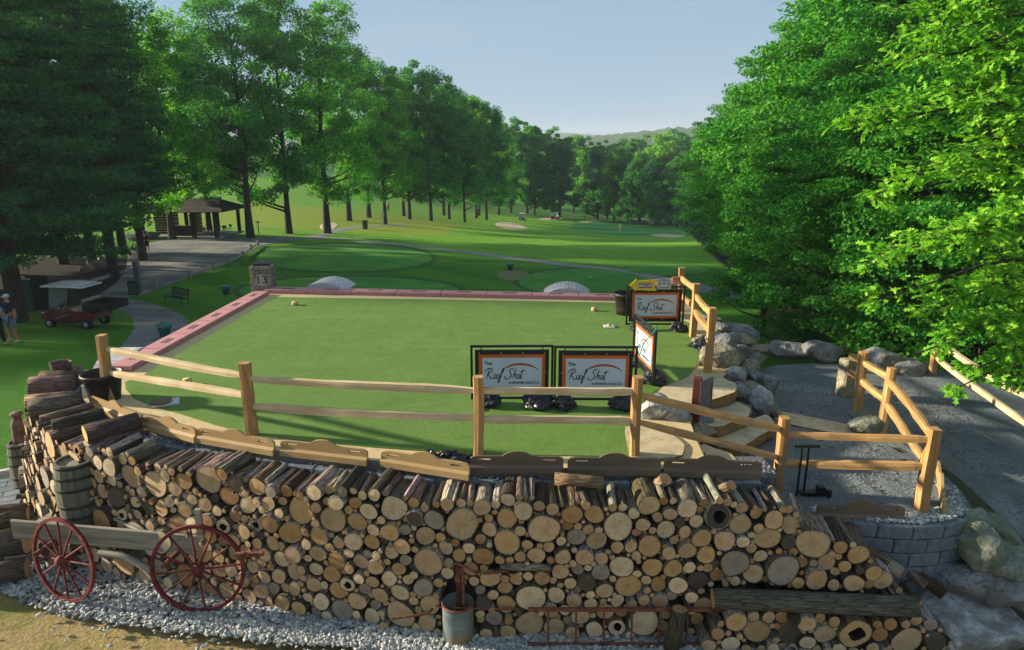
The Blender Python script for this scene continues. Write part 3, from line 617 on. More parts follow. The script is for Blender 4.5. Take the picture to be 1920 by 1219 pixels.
def chips(name, spots, size, mats, seed, flat=.7):
    """loose stones: one mesh of many small angular stones"""
    rng = np.random.RandomState(seed); n = len(spots); spots = np.asarray(spots)
    base = np.array([(1, 0, 0), (0, 1, 0), (-1, 0, 0), (0, -1, 0), (.2, .2, 1), (-.15, -.2, 1), (.1, -.1, -1)], float)
    Fb = np.array([(0, 1, 4), (1, 2, 4), (2, 5, 4), (2, 3, 5), (3, 0, 5), (0, 4, 5), (1, 0, 6), (2, 1, 6), (3, 2, 6), (0, 3, 6)])
    V = base[None] * rng.uniform(.6, 1.3, (n, 7, 3)) * np.stack([rng.uniform(.7, 1.3, n), rng.uniform(.6, 1.1, n), rng.uniform(.4, .9, n) * flat], -1)[:, None]
    V *= (size * rng.uniform(.55, 1.35, n))[:, None, None] * .5
    th = rng.uniform(0, 6.28, n); ph = rng.normal(0, .5, n); c, s = np.cos(th), np.sin(th); x = V[..., 0] * c[:, None] - V[..., 1] * s[:, None]; y = V[..., 0] * s[:, None] + V[..., 1] * c[:, None]
    c, s = np.cos(ph), np.sin(ph); V = np.stack([x, y * c[:, None] - V[..., 2] * s[:, None], y * s[:, None] + V[..., 2] * c[:, None]], -1) + spots[:, None]
    F = (Fb[None] + (np.arange(n) * 7)[:, None, None]).reshape(-1, 3)
    return link(name, np_mesh(name, V.reshape(-1, 3), F, mats), kind="stuff", label=None)
def stonemat(name, a, b, c):
    m, t, bs = newmat(name); g = N(t, "ShaderNodeNewGeometry"); col = ramp(t, g.outputs["Random Per Island"], [(0.0, hexc(a)), (.5, hexc(b)), (1.0, hexc(c))])
    t.links.new(mixc(t, .5, col, ramp(t, noise(t, coords(t, 'World'), 40, 3), [(.3, (.45, .45, .45, 1)), (.7, (1, 1, 1, 1))]), 'MULTIPLY'), bs.inputs["Base Color"]); bs.inputs["Roughness"].default_value = .9; return m
MT['chip_dark'] = stonemat('grey_chippings', '#4a4d51', '#72757a', '#a09c94')
MT['chip_pale'] = stonemat('pale_crushed_stone', '#7b8082', '#a9aba6', '#d0ccbf')
rng = np.random.RandomState(8); sp = []
for _ in range(6500):
    d = rng.uniform(0, wall_main.L); p_, tg, nn = wall_main.at(d); o = rng.uniform(-.62, -.09); sp.append((p_.x + nn.x * o, p_.y + nn.y * o, -.135 + rng.uniform(-.005, .012)))
o = chips("wall_top_gravel", sp, .045, MT['chip_dark'], 2); tag(o, "dark grey chippings filling the top of the curved wall", "gravel")
sp = []
for _ in range(900):
    d = rng.uniform(.5, wall_low.L * .72); p_, tg, nn = wall_low.at(d); o = rng.uniform(-.30, -.07); sp.append((p_.x + nn.x * o, p_.y + nn.y * o, -.60 + rng.uniform(-.005, .02)))
o = chips("wall_top_gravel", sp, .07, MT['chip_pale'], 3); tag(o, "pale crushed stone filling the top of the rounded wall", "gravel")
# terrace and sloping path
def zt(x, y):
    s = sst(6.3, 7.3, x) * (1 - sst(8.5, 12.5, y)); return -.61 - .62 * s - sst(6.3, 7.3, x) * .9 * (1 - sst(5.0, 9.5, y))
poly = [(2.3, 8.15), (4.4, 7.95), (5.25, 7.88), (5.7, 8.05), (5.95, 8.5), (6.07, 9.2), (6.05, 10.0), (6.45, 9.9), (6.75, 9.0), (7.0, 7.6), (7.3, 4.5), (11.6, 4.5), (11.4, 9.5), (10.6, 12), (9.2, 13.8), (7.0, 14.4), (5.7, 14.2), (4.75, 13.5), (4.2, 12.0), (3.8, 10.8), (3.0, 9.4)]
bm = bmesh.new(); vs = [bm.verts.new((x, y, 0)) for x, y in poly]; bm.faces.new(vs)
bmesh.ops.triangulate(bm, faces=bm.faces[:], ngon_method='EAR_CLIP')
for _ in range(5):
    es = [e for e in bm.edges if e.calc_length() > .35]
    if not es: break
    bmesh.ops.subdivide_edges(bm, edges=es, cuts=1); bmesh.ops.triangulate(bm, faces=bm.faces[:], quad_method='FIXED', ngon_method='EAR_CLIP')
def inside(x, y, P):
    c = False
    for (xa, ya), (xb, yb) in zip(P, P[1:] + P[:1]):
        if (ya > y) != (yb > y) and x < (xb - xa) * (y - ya) / (yb - ya) + xa: c = not c
    return c
bad = [f for f in bm.faces if not inside(f.calc_center_median().x, f.calc_center_median().y, poly)]
if bad: bmesh.ops.delete(bm, geom=bad, context='FACES')
rr = random.Random(2)
for v in bm.verts: v.co.z = zt(v.co.x, v.co.y) + rr.uniform(-.012, .012)
be = [e for e in bm.edges if e.is_boundary and not all(v.co.x > 6.0 and v.co.y < 10.4 and v.co.x < 7.6 for v in e.verts)]; ex = bmesh.ops.extrude_edge_only(bm, edges=be)
for v in ex['geom']:
    if isinstance(v, bmesh.types.BMVert): v.co.z -= 1.6
me = bpy.data.meshes.new("gravel_terrace"); bm.to_mesh(me); bm.free()
MT['darkgravel'] = M('dark_crushed_gravel', '#757b7d', '#50555a', 30, .97, .7, 'World', c3='#93978f', big=(.9, '#5d6263'))
me.materials.append(MT['darkgravel']); link("gravel_terrace", me, kind="structure")
sp = []
while len(sp) < 9000:
    x, y = rng.uniform(3.2, 8.2), rng.uniform(7.6, 13.2)
    if x < 6.0 and y < 8.1: continue
    if x > 5.9 and y < 10 and x < 6.9: continue
    if y > 10.3 + (x - 3.2) * 1.9: continue
    sp.append((x, y, zt(x, y) + .004))
o = chips("path_gravel", sp, .028, MT['chip_dark'], 5); tag(o, "fine dark gravel strewn over the terrace path", "gravel")

# ---------------------------------------------------------------- fences
MT['cedar'] = M('split_cedar', '#b98a50', '#7a5228', 3, .85, .7, 'Object', (.35, 7, 7), c3='#cfa56c', rnd=.14, big=(2.2, '#9c7a50'), dist=.012)
MT['cedar_pale'] = M('bleached_cedar', '#cbb68e', '#9c8359', 3, .85, .7, 'Object', (.35, 7, 7), c3='#dbc8a0', big=(1.6, '#bca27a'), rnd=.06, dist=.01)
def beam(name, p0, p1, w, h, mat, parent, seed, taper=.65, lump=.10, seg=9, bow=.0):
    rr = random.Random(seed); p0, p1 = Vector(p0), Vector(p1); d = p1 - p0; L = d.length; x = d.normalized(); up = Vector((0, 0, 1)) if abs(x.z) < .8 else Vector((0, -1, 0))
    y = up.cross(x).normalized(); z = x.cross(y); mb = MB(); sec = [(-.5, -.42), (-.15, -.5), (.42, -.45), (.5, -.05), (.45, .42), (.05, .5), (-.42, .46), (-.5, .1)]
    sec = [(a_ + rr.uniform(-.06, .06), b_ + rr.uniform(-.06, .06)) for a_, b_ in sec]; V = []; ph = rr.uniform(0, 6)
    for i in range(seg + 1):
        f = i / seg; e = min(f, 1 - f); k = (taper + (1 - taper) * min(1, e / .12)) if taper < 1 else 1.0; kk = k * (1 + rr.uniform(-lump, lump))
        oy = math.sin(f * 5 + ph) * .012 * L * .4 + bow * math.sin(math.pi * f); oz = math.sin(f * 4 + ph * 2) * .01 * L * .4
        V += [(f * L, a_ * w * kk + oy, b_ * h * kk + oz) for a_, b_ in sec]
    n = len(sec); F = [(i * n + j, i * n + (j + 1) % n, (i + 1) * n + (j + 1) % n, (i + 1) * n + j) for i in range(seg) for j in range(n)] + [tuple(reversed(range(n))), tuple(seg * n + j for j in range(n))]
    mb.add(V, F); o = mb.build(name, mat, parent)
    o.rotation_euler = Matrix((x, y, z)).transposed().to_euler(); o.location = p0 - (parent.location if parent else Vector()); return o
def post(p, top, parent, seed, w=.135, mat=None):
    p = Vector(p); t = Vector((p.x + random.Random(seed).uniform(-.015, .015), p.y, top)); return beam("post", p - Vector((0, 0, .25)), t, w, w * 1.1, mat or MT['cedar'], parent, seed, 1.0, .05, 6)
def topz(u, v, y): return AY(u, v, y).z
fence = empty("split_rail_fence", (-.45, 8.5, 0), 0, "cedar split rail fence running in front of the turf and down round the terrace", "fence")
fp = [A(209, 752, 0), A(473, 817, 0), A(898, 853, 0), A(1190, 856, 0), A(1457, 918, -.6), A(1726, 960, -.6), A(1652, 818, -.61), A(1606, 772, -.61)]
ft = [(183, 628), (461, 680), (897, 706), (1198, 706), (1461, 783), (1750, 803), (1674, 690), (1619, 660)]
tz = [topz(u, v, p_.y) for (u, v), p_ in zip(ft, fp)]
for i, p_ in enumerate(fp): post(p_, tz[i], fence, 40 + i)
rails = [((195, 655), (463, 704), (200, 697), (468, 743)), ((472, 709), (893, 735), (474, 762), (893, 785)), ((905, 735), (1188, 732), (905, 786), (1184, 788)), ((1203, 740), (1455, 806), (1203, 789), (1450, 860)), ((1464, 815), (1745, 824), (1464, 868), (1735, 875)), ((1745, 818), (1674, 713), (1735, 873), (1668, 757)), ((1672, 707), (1618, 680), (1662, 752), (1612, 713)), ((1612, 678), (1580, 668), (1606, 708), (1574, 698))]
for i, (a0, a1, b0, b1) in enumerate(rails):
    q0, q1 = fp[i], (fp[i + 1] if i + 1 < len(fp) else A(1585, 748, -.61))
    mt = MT['cedar_pale'] if i in (0, 1, 2) else MT['cedar']
    for j, (c0, c1) in enumerate(((a0, a1), (b0, b1))):
        dd = (Vector(q1) - Vector(q0)).normalized(); z0 = AY(c0[0], c0[1], q0.y).z; z1 = AY(c1[0], c1[1], q1.y).z
        beam("rail", Vector((q0.x, q0.y, z0)) - dd * .05, Vector((q1.x, q1.y, z1)) + dd * .05, .085, .105, mt, fence, 60 + 2 * i + j, .55, .12)
fence2 = empty("split_rail_fence", A(1300, 632, 0), 0, "cedar split rail fence above the boulders behind the far sign", "fence")
gp = [A(1327, 697, 0), A(1299, 632, 0), A(1274, 584, 0), A(1188, 570, 0)]; gt = [(1341, 577), (1307, 532), (1278, 502), (1196, 520)]
for i, p_ in enumerate(gp[:3]): post(p_, topz(*gt[i], p_.y), fence2, 80 + i)
for i, (a0, a1, b0, b1) in enumerate((((1335, 588), (1306, 555), (1330, 622), (1303, 583)), ((1303, 546), (1280, 520), (1300, 575), (1280, 552)))):
    for j, (c0, c1) in enumerate(((a0, a1), (b0, b1))):
        beam("rail", (gp[i].x, gp[i].y, AY(c0[0], c0[1], gp[i].y).z), (gp[i + 1].x, gp[i + 1].y, AY(c1[0], c1[1], gp[i + 1].y).z), .09, .12, MT['cedar'], fence2, 90 + 2 * i + j, .6)
beam("rail", AY(1277, 521, gp[2].y), AY(1197, 541, gp[3].y - .3), .09, .12, MT['cedar'], fence2, 97, .6)
beam("rail", AY(1277, 551, gp[2].y), AY(1197, 568, gp[3].y - .3), .09, .12, MT['cedar_pale'], fence2, 98, .6)
fence3 = empty("split_rail_fence", A(1744, 722, -.85), 0, "split rail fence half hidden by oak leaves at the wood side of the path", "fence")
q0 = A(1744, 722, -.85); q1 = Vector((8.6, 9.0, -1.1)); post(q0, topz(1757, 655, q0.y), fence3, 101, mat=MT['cedar']); post(q1, .1, fence3, 102)
beam("rail", (q0.x, q0.y, topz(1758, 640, q0.y) - .02), AY(1925, 745, 9.0), .085, .105, MT['cedar_pale'], fence3, 103); beam("rail", (q0.x, q0.y, topz(1757, 668, q0.y)), AY(1925, 800, 9.0), .085, .105, MT['cedar_pale'], fence3, 104)

# ---------------------------------------------------------------- the log pile
def logmats():
    m, t, b = newmat("cut_log_end"); lo = N(t, "ShaderNodeAttribute", attribute_name="loc").outputs["Vector"]; ti = N(t, "ShaderNodeAttribute", attribute_name="tint").outputs["Color"]
    wn = N(t, "ShaderNodeTexNoise"); wn.inputs["Scale"].default_value = 9; t.links.new(lo, wn.inputs["Vector"])
    ad = N(t, "ShaderNodeVectorMath", operation='MULTIPLY_ADD'); t.links.new(wn.outputs["Color"], ad.inputs[0]); ad.inputs[1].default_value = (.03, .03, 0); t.links.new(lo, ad.inputs[2])
    ml = N(t, "ShaderNodeVectorMath", operation='MULTIPLY'); t.links.new(ad.outputs[0], ml.inputs[0]); ml.inputs[1].default_value = (1, 1, 0)
    wv = N(t, "ShaderNodeTexWave", wave_type='RINGS', rings_direction='SPHERICAL'); wv.inputs["Scale"].default_value = 22; wv.inputs["Distortion"].default_value = .8; wv.inputs["Detail"].default_value = 2; t.links.new(ml.outputs[0], wv.inputs[0])
    c = mixc(t, ramp(t, wv.outputs[1], [(.2, (0, 0, 0, 1)), (.9, (.32, .32, .32, 1))]), ti, mixc(t, 1.0, ti, (.62, .5, .4, 1), 'MULTIPLY'))
    ln = N(t, "ShaderNodeVectorMath", operation='LENGTH'); t.links.new(ml.outputs[0], ln.inputs[0])
    c = mixc(t, ramp(t, ln.outputs["Value"], [(.0, (.65, .65, .65, 1)), (.09, (0, 0, 0, 1))]), c, mixc(t, 1.0, ti, (.8, .55, .35, 1), 'MULTIPLY'))
    c = mixc(t, ramp(t, noise(t, lo, 16, 4, .7), [(.55, (0, 0, 0, 1)), (.75, (.55, .55, .55, 1))]), c, hexc('#4a3c2e'))
    nz = N(t, "ShaderNodeVectorMath", operation='NORMALIZE'); t.links.new(ml.outputs[0], nz.inputs[0]); av = N(t, "ShaderNodeVectorMath", operation='MULTIPLY_ADD'); t.links.new(lo, av.inputs[0]); av.inputs[1].default_value = (.4, .4, 1); t.links.new(nz.outputs[0], av.inputs[2])
    c = mixc(t, ramp(t, noise(t, av.outputs[0], 4.5, 2, .5), [(.487, (0, 0, 0, 1)), (.5, (.7, .7, .7, 1)), (.513, (0, 0, 0, 1))]), c, hexc('#3a2c1e'))
    t.links.new(c, b.inputs["Base Color"]); b.inputs["Roughness"].default_value = .85; bump(t, b, wv.outputs[1], .15, .01)
    m2, t, b = newmat("log_bark"); lo = coords(t, 'loc', (13, 13, 1.3)); ti = N(t, "ShaderNodeAttribute", attribute_name="tint").outputs["Color"]
    vo = N(t, "ShaderNodeTexVoronoi", feature='DISTANCE_TO_EDGE'); vo.inputs["Scale"].default_value = 2.6; t.links.new(lo, vo.inputs["Vector"]); nn = noise(t, lo, 1.6, 5, .7)
    c = mixc(t, 1.0, ti, ramp(t, nn, [(.3, (.45, .42, .4, 1)), (.7, (1.25, 1.22, 1.18, 1))]), 'MULTIPLY'); c = mixc(t, ramp(t, vo.outputs["Distance"], [(0, (.75, .75, .75, 1)), (.16, (0, 0, 0, 1))]), c, hexc('#241d17'))
    t.links.new(c, b.inputs["Base Color"]); b.inputs["Roughness"].default_value = .95; b.inputs["Specular IOR Level"].default_value = .15
    mx = N(t, "ShaderNodeMath", operation='MULTIPLY_ADD'); t.links.new(vo.outputs["Distance"], mx.inputs[0]); mx.inputs[1].default_value = 1.2; t.links.new(nn, mx.inputs[2]); bump(t, b, mx.outputs[0], .7, .025)
    return m, m2
MT['cut'], MT['logbark'] = logmats()
MT['hollow'] = M('rotten_heartwood', '#2a1d12', '#140d08', 12, .95, .5)
ENDS = [('tan', '#baa07a', 8), ('pale', '#cfbc99', 6), ('honey coloured', '#b89868', 4), ('orange brown', '#a98453', 2), ('grey weathered', '#958b7e', 2), ('dark weathered', '#4d453b', 1)]
BARKS = ['#6b5d4c', '#8a7b68', '#a99c8b', '#4d4338', '#7c6c58', '#b9ada0']
LR = random.Random(77)
def log_geo(r, L, hollow, rr):
    """axis local +z, cut face at z = 0, body towards -z"""
    n = 18 if r > .09 else 12 if r > .045 else 8; ph = [rr.uniform(0, 6.28) for _ in range(4)]; am = [rr.uniform(.02, .10), rr.uniform(.01, .05), rr.uniform(.005, .03), rr.uniform(0, .02)]
    def rad(th): return r * (1 + sum(a_ * math.cos((k + 2) * th + p_) for k, (a_, p_) in enumerate(zip(am, ph))))
    ring = [(math.cos(2 * math.pi * i / n), math.sin(2 * math.pi * i / n), rad(2 * math.pi * i / n)) for i in range(n)]
    bx = rr.uniform(-.05, .05) * L; by = rr.uniform(-.05, .05) * L; rim = .93 if r > .06 else .96
    V = []; F = []
    for z, k in ((0, 1.0), (-.33 * L, 1 + rr.uniform(-.05, .05)), (-.7 * L, 1 + rr.uniform(-.05, .05)), (-L, 1 + rr.uniform(-.08, .08))):
        f = -z / L; V += [(c * q * k + bx * f, s * q * k + by * f, z) for c, s, q in ring]
    for i in range(3): F += [(i * n + j, (i + 1) * n + j, (i + 1) * n + (j + 1) % n, i * n + (j + 1) % n) for j in range(n)]
    V += [(c * q * rim, s * q * rim, -.004) for c, s, q in ring]; F += [(j, (j + 1) % n, 4 * n + (j + 1) % n, 4 * n + j) for j in range(n)]
    F.append(tuple(3 * n + j for j in range(n - 1, -1, -1)))
    cv = []; cf = []; hv = []; hf = []
    tilt = (rr.uniform(-.08, .08), rr.uniform(-.08, .08))
    if hollow:
        hr = [q * rr.uniform(.40, .56) for _, _, q in ring]; ox, oy = rr.uniform(-.15, .15) * r, rr.uniform(-.15, .15) * r
        cv = [(c * q * rim, s * q * rim, -.003) for c, s, q in ring] + [(c * h_ + ox, s * h_ + oy, -.001) for (c, s, q), h_ in zip(ring, hr)]
        cf = [(j, (j + 1) % n, n + (j + 1) % n, n + j) for j in range(n)]
        hv = [(c * h_ + ox, s * h_ + oy, -.001) for (c, s, q), h_ in zip(ring, hr)] + [(c * h_ * .8 + ox, s * h_ * .8 + oy, -.16) for (c, s, q), h_ in zip(ring, hr)]
        hf = [(j, (j + 1) % n, n + (j + 1) % n, n + j) for j in range(n)] + [tuple(n + j for j in range(n))]
    else:
        cv = [(0, 0, .002)] + [(c * q * rim, s * q * rim, -.003) for c, s, q in ring]; cf = [(0, 1 + j, 1 + (j + 1) % n) for j in range(n)]
    return (V, F), (cv, cf), (hv, hf)
def attr_mesh(name, V, F, mat, tint, loc, smooth):
    me = bpy.data.meshes.new(name); me.from_pydata(V, [], F); me.materials.append(mat); me.polygons.foreach_set("use_smooth", [smooth] * len(F)); me.update()
    color_attr(me, "tint", tint); vec_attr(me, "loc", loc); return me
LOGSTUFF = {'bark': [[], [], [], []], 'cut': [[], [], [], []]}
def put_log(pos, axis, r, L, label, group, hollow=False, ec=None, bc=None, solo=True, roll=0):
    """pos: middle of the cut face, axis: unit vector out of the cut face"""
    axis = Vector(axis).normalized(); rr = LR; names = [e for e in ENDS for _ in range(e[2])]; e = ec or rr.choice(names); bc = bc or rr.choice(BARKS); j = rr.uniform(.82, 1.12)
    et = tuple(x * j for x in hexc(e[1])[:3]) + (1,); bt = tuple(x * rr.uniform(.85, 1.1) for x in hexc(bc)[:3]) + (1,)
    (V, F), (cv, cf), (hv, hf) = log_geo(r, L, hollow, rr); q = axis.to_track_quat('Z', 'Y'); off = (rr.uniform(0, 40), rr.uniform(0, 40), rr.uniform(0, 40)); o2 = (rr.uniform(-.3, .3) * r, rr.uniform(-.3, .3) * r, rr.uniform(0, 50))
    bl = [(x + off[0], y + off[1], z + off[2]) for x, y, z in V]; cl = [(x + o2[0], y + o2[1], o2[2]) for x, y, z in cv]
    if not solo:
        Mx = Matrix.Translation(Vector(pos)) @ q.to_matrix().to_4x4()
        for key, vv, ff, tt, ll in (('bark', V, F, bt, bl), ('cut', cv, cf, et, cl)):
            S_ = LOGSTUFF[key]; b0 = len(S_[0]); S_[0] += [tuple(Mx @ Vector(p_)) for p_ in vv]; S_[1] += [tuple(b0 + i for i in f) for f in ff]; S_[2] += [tt] * len(vv); S_[3] += ll
        return None
    if label is None: label = "log"
    o = link("log", attr_mesh("log", V, F, MT['logbark'], [bt] * len(V), bl, True), label=label.replace('{c}', e[0]), cat="log", group=group)
    o.location = pos; o.rotation_euler = q.to_euler()
    link("cut_end", attr_mesh("cut_end", cv, cf, MT['cut'], [et] * len(cv), cl, False), o)
    if hollow:
        mb = MB(); mb.add(hv, hf); mb.build("hollow", MT['hollow'], o)
    return o
inner = Path2([tuple(p_)[:2] for p_ in wall_main.p] + [(x, 7.92 - .12 * min(1, (x - 3.4)), 0)[:2] for x in np.linspace(3.6, 5.7, 24)])
FACE = .53; face = inner.offset(FACE)
def top_at(s, p_):
    n_ = .05 * math.sin(s * 3.1) + .035 * math.sin(s * 7.7 + 1) + .02 * math.sin(s * 15)
    base = -.09
    if p_.x > 3.2: base = float(np.interp(p_.x, [3.2, 3.7, 4.1, 4.5, 4.8, 5.05, 5.4, 5.8], [-.09, -.46, -.68, -.92, -1.2, -1.38, -1.8, -2.05]))
    return base + n_
RES = .0125; NS = int(face.L / RES); ZB, ZT = -2.03, .1; NZ = int((ZT - ZB) / RES)
SS, ZZ = np.meshgrid((np.arange(NS) + .5) * RES, ZB + (np.arange(NZ) + .5) * RES, indexing='ij')
tops = np.array([top_at(s, face.at(s)[0]) for s in (np.arange(NS) + .5) * RES]); DD = np.minimum(np.minimum(tops[:, None] - ZZ, ZZ - ZB), np.minimum(SS, face.L - SS))
FXY = np.array([tuple(face.at(s)[0])[:2] for s in (np.arange(NS) + .5) * RES]); 
def s_of_x(x): return float((np.argmin(np.abs(FXY[:, 0] - x) + (FXY[:, 1] > 8.6) * 5) + .5) * RES)
def carve(s, z, r):
    i0, i1 = max(0, int((s - r - .5) / RES)), min(NS, int((s + r + .5) / RES)); j0, j1 = max(0, int((z - r - .5 - ZB) / RES)), min(NZ, int((z + r + .5 - ZB) / RES))
    d = np.hypot(SS[i0:i1, j0:j1] - s, ZZ[i0:i1, j0:j1] - z) - r; DD[i0:i1, j0:j1] = np.minimum(DD[i0:i1, j0:j1], d)
# places kept free for pieces that lie across the stack
sl0, sl1 = s_of_x(2.5), s_of_x(4.95)
for s in np.arange(sl0, sl1, .06): carve(s, -1.36, .09)
for s in np.arange(s_of_x(-.22), s_of_x(.45), .05): carve(s, -1.02, .05)
sb_ = s_of_x(2.10)
for z in np.arange(-1.98, -1.5, .06): carve(sb_, z, .10)
for z in np.arange(-2.0, -1.45, .06): carve(s_of_x(-.68), z, .21)
for z in np.arange(-1.45, -1.0, .06): carve(s_of_x(-.66), z, .05)
PR = np.random.RandomState(21); CIRC = []
def fill(count, r0, r1, tight=1.22):
    for r in sorted(PR.uniform(r0, r1, count), reverse=True):
        c = np.argwhere((DD > r) & (DD < r * tight + .006))
        if len(c) == 0: c = np.argwhere(DD > r)
        if len(c) == 0: continue
        i, j = c[PR.randint(len(c))]; CIRC.append((SS[i, j], ZZ[i, j], r)); carve(SS[i, j], ZZ[i, j], r * .985)
fill(58, .14, .215, 2.0); fill(240, .088, .135, 1.25); fill(300, .05, .088, 1.2); fill(620, .019, .05, 1.3)
order = sorted(range(len(CIRC)), key=lambda i: -CIRC[i][2]); solo = set(order[:285])
def size_word(r): return 'very thick' if r > .15 else 'thick' if r > .105 else 'medium' if r > .08 else 'slim'
for i, (s, z, r) in enumerate(CIRC):
    p_, tg, nn = face.at(s); ax = nn + tg * LR.uniform(-.09, .09) + Vector((0, 0, LR.uniform(-.05, .03))); j = LR.uniform(-.05, .05)
    if p_.x > 2.4 and z < -1.5: j += .24
    j += max(0, -.2 - z) * .20 * float(np.interp(p_.x, [-7.6, -5.6, -4.4], [1, .35, .05]))
    is_top = z + r > top_at(s, p_) - .14; sunny = p_.x < -4.9; hol = r > .075 and LR.random() < .055 and i in solo
    names = [e for e in ENDS for _ in range(e[2])]; e = LR.choice(names)
    where = ("in the stack's top row" if is_top else "low on the gravel" if z < -1.7 else "within the stack") + (" by the wagon" if sunny else " under the long trunk" if (p_.x > 2.4 and z < -1.5) else " on its stepped end" if p_.x > 3.3 else " along its straight face" if p_.x > -1.8 else " where its face curves")
    lab = "%s %slog, %s end, %s" % (size_word(r), "hollow " if hol else "", e[0], where)
    put_log(p_ + nn * j + Vector((0, 0, z)), ax, r, FACE + j - .03 if not (p_.x > 2.4 and z < -1.5) else .6, lab, lab.replace('log,', 'logs,'), hol, e, None, i in solo)
for key, mt in (('bark', 'logbark'), ('cut', 'cut')): pass
S_ = LOGSTUFF; fw = empty("firewood", (0, 7.6, -2.0), 0); bpy.data.objects.remove(fw)
me = bpy.data.meshes.new("firewood"); nb = len(S_['bark'][0]); me.from_pydata(S_['bark'][0] + S_['cut'][0], [], S_['bark'][1] + [tuple(nb + k for k in f) for f in S_['cut'][1]])
me.materials.append(MT['logbark']); me.materials.append(MT['cut']); me.polygons.foreach_set("material_index", [0] * len(S_['bark'][1]) + [1] * len(S_['cut'][1])); me.update()
color_attr(me, "tint", S_['bark'][2] + S_['cut'][2]); vec_attr(me, "loc", S_['bark'][3] + S_['cut'][3])
link("firewood", me, label="thin sticks and branches wedged between the stacked logs", cat="firewood", kind="stuff")
# pieces that lie across or on the stack
BT = ('tan', '#b58f5c', 1)
put_log((2.45, 7.24, -1.345), (-1, .03, .0), .112, 2.42, "long trunk lying lengthwise across the foot of the stack", None, ec=BT, bc='#6f685c')
put_log((2.06, 7.23, -1.48), (.12, .1, 1), .10, .52, "short log standing upright below the end of the long trunk", None, ec=BT, bc='#5d5548')
put_log((.48, 7.40, -1.02), (1, .05, 0), .05, .62, "branch lying sideways in the stack beside the pump handle", None, ec=BT, bc='#8a8478')
put_log((.53, 7.72, .02), (-1, .05, 0), .075, .60, "short bark-covered log lying sideways on top of the stack", None, ec=('pale', '#c9ad80', 1), bc='#8d7a62')
put_log((1.92, 7.75, .00), (.4, -.35, .75), .09, .28, "split wedge of firewood tilted on top of the stack", None, ec=('tan', '#b58f5c', 1), bc='#b09a7c')
put_log((2.62, 7.4, .10), (.15, -.6, .55), .06, .40, "knotty stub sticking up from the top of the stack", None, ec=('tan', '#b58f5c', 1), bc='#8c7560')
for (x, y, z, ax, r, L, lab) in ((-8.25, 10.75, -.02, (-.93, -.36, .05), .17, .62, "thick deeply furrowed log on top of the stack's rounded end"), (-8.05, 10.25, -.05, (-.9, -.42, .06), .10, .66, "pale smooth log lying below the furrowed log on the stack"), (-7.55, 9.85, -.03, (-.86, -.5, .02), .15, .68, "thick grey smooth-barked log lying on the stack beside the first kerb board"), (-8.3, 11.35, -.02, (-1, -.1, 0), .13, .5, "reddish barked log at the far end of the stack beside the black pot"), (-8.15, 11.9, -.04, (-1, .05, 0), .11, .45, "grey log at the stack's far end by the arched roof"), (-7.1, 9.5, .03, (-.85, -.55, -.05), .055, .7, "thin dark branch lying on the stack"), (-6.75, 9.3, .0, (-.8, -.6, -.05), .085, .68, "dark smooth log on the stack near the barrel top"), (-5.95, 9.05, .0, (-.7, -.7, -.04), .13, .7, "furrowed log with yellow cut end on the stack beside the barrel")):
    i_ = int(np.argmin(np.hypot(FXY[:, 0] - x, FXY[:, 1] - y))); p_ = face.at((i_ + .5) * RES)[0]; x, y = p_.x, p_.y; z += r * .7
    put_log((x, y, z), ax, r, L, lab, None, bc={'t': '#7d7264', 'p': '#b3a184', 'r': '#7b5f50', 'g': '#8b8578'}.get(lab[0], '#55504a'), ec=('yellow', '#d0aa62', 1))  # low sunlight put into the yellow of these cut ends
for (u, v, z, ax, r, L, lab) in ((1790, 1186, -1.92, (.5, -.85, -.12), .075, .75, "grey log slipping off the stack's low end towards the big boulder"), (1748, 1200, -1.97, (.3, -.95, -.05), .05, .6, "thin log on the gravel at the stack's low end"), (1770, 1115, -1.45, (.65, -.6, -.4), .07, .8, "dark log leaning down from the stack's low end onto the boulder"), (1735, 1098, -1.35, (.5, -.75, -.35), .06, .7, "dark branch sliding down the stack's low end"), (1668, 1060, -1.05, (.55, -.75, -.22), .075, .7, "pale barked log lying loosely down the stepped end"), (1690, 1075, -1.15, (.6, -.72, -.25), .08, .7, "pale split log on the outer slope of the stepped end")):
    put_log(A(u, v, z), ax, r, L, lab, None)
# pale crushed stone in front of the pile
sp = []
while len(sp) < 15000:
    s = PR.uniform(0, face.L); p_, tg, nn = face.at(s); wd = .42 + .62 * max(0, min(1, (-2 - p_.x) / 4))
    if p_.x < -7.7: continue
    if p_.x > 1: wd = .6
    o = PR.uniform(-.25, 1) ; o = o * wd if PR.uniform() < .93 else abs(PR.normal(0, .35)) * wd + wd * .5
    q = p_ + nn * o
    sp.append((q.x, q.y, H(0, 5) * 0 - 2.02 + PR.uniform(0, .025)))
sp = np.array(sp); sp[:, 2] = np.maximum(sp[:, 2], H_arr(sp[:, 0], sp[:, 1]) + .005)
o = chips("crushed_stone", sp, .075, MT['chip_pale'], 9); tag(o, "pale crushed stone strewn along the foot of the log stack", "gravel")
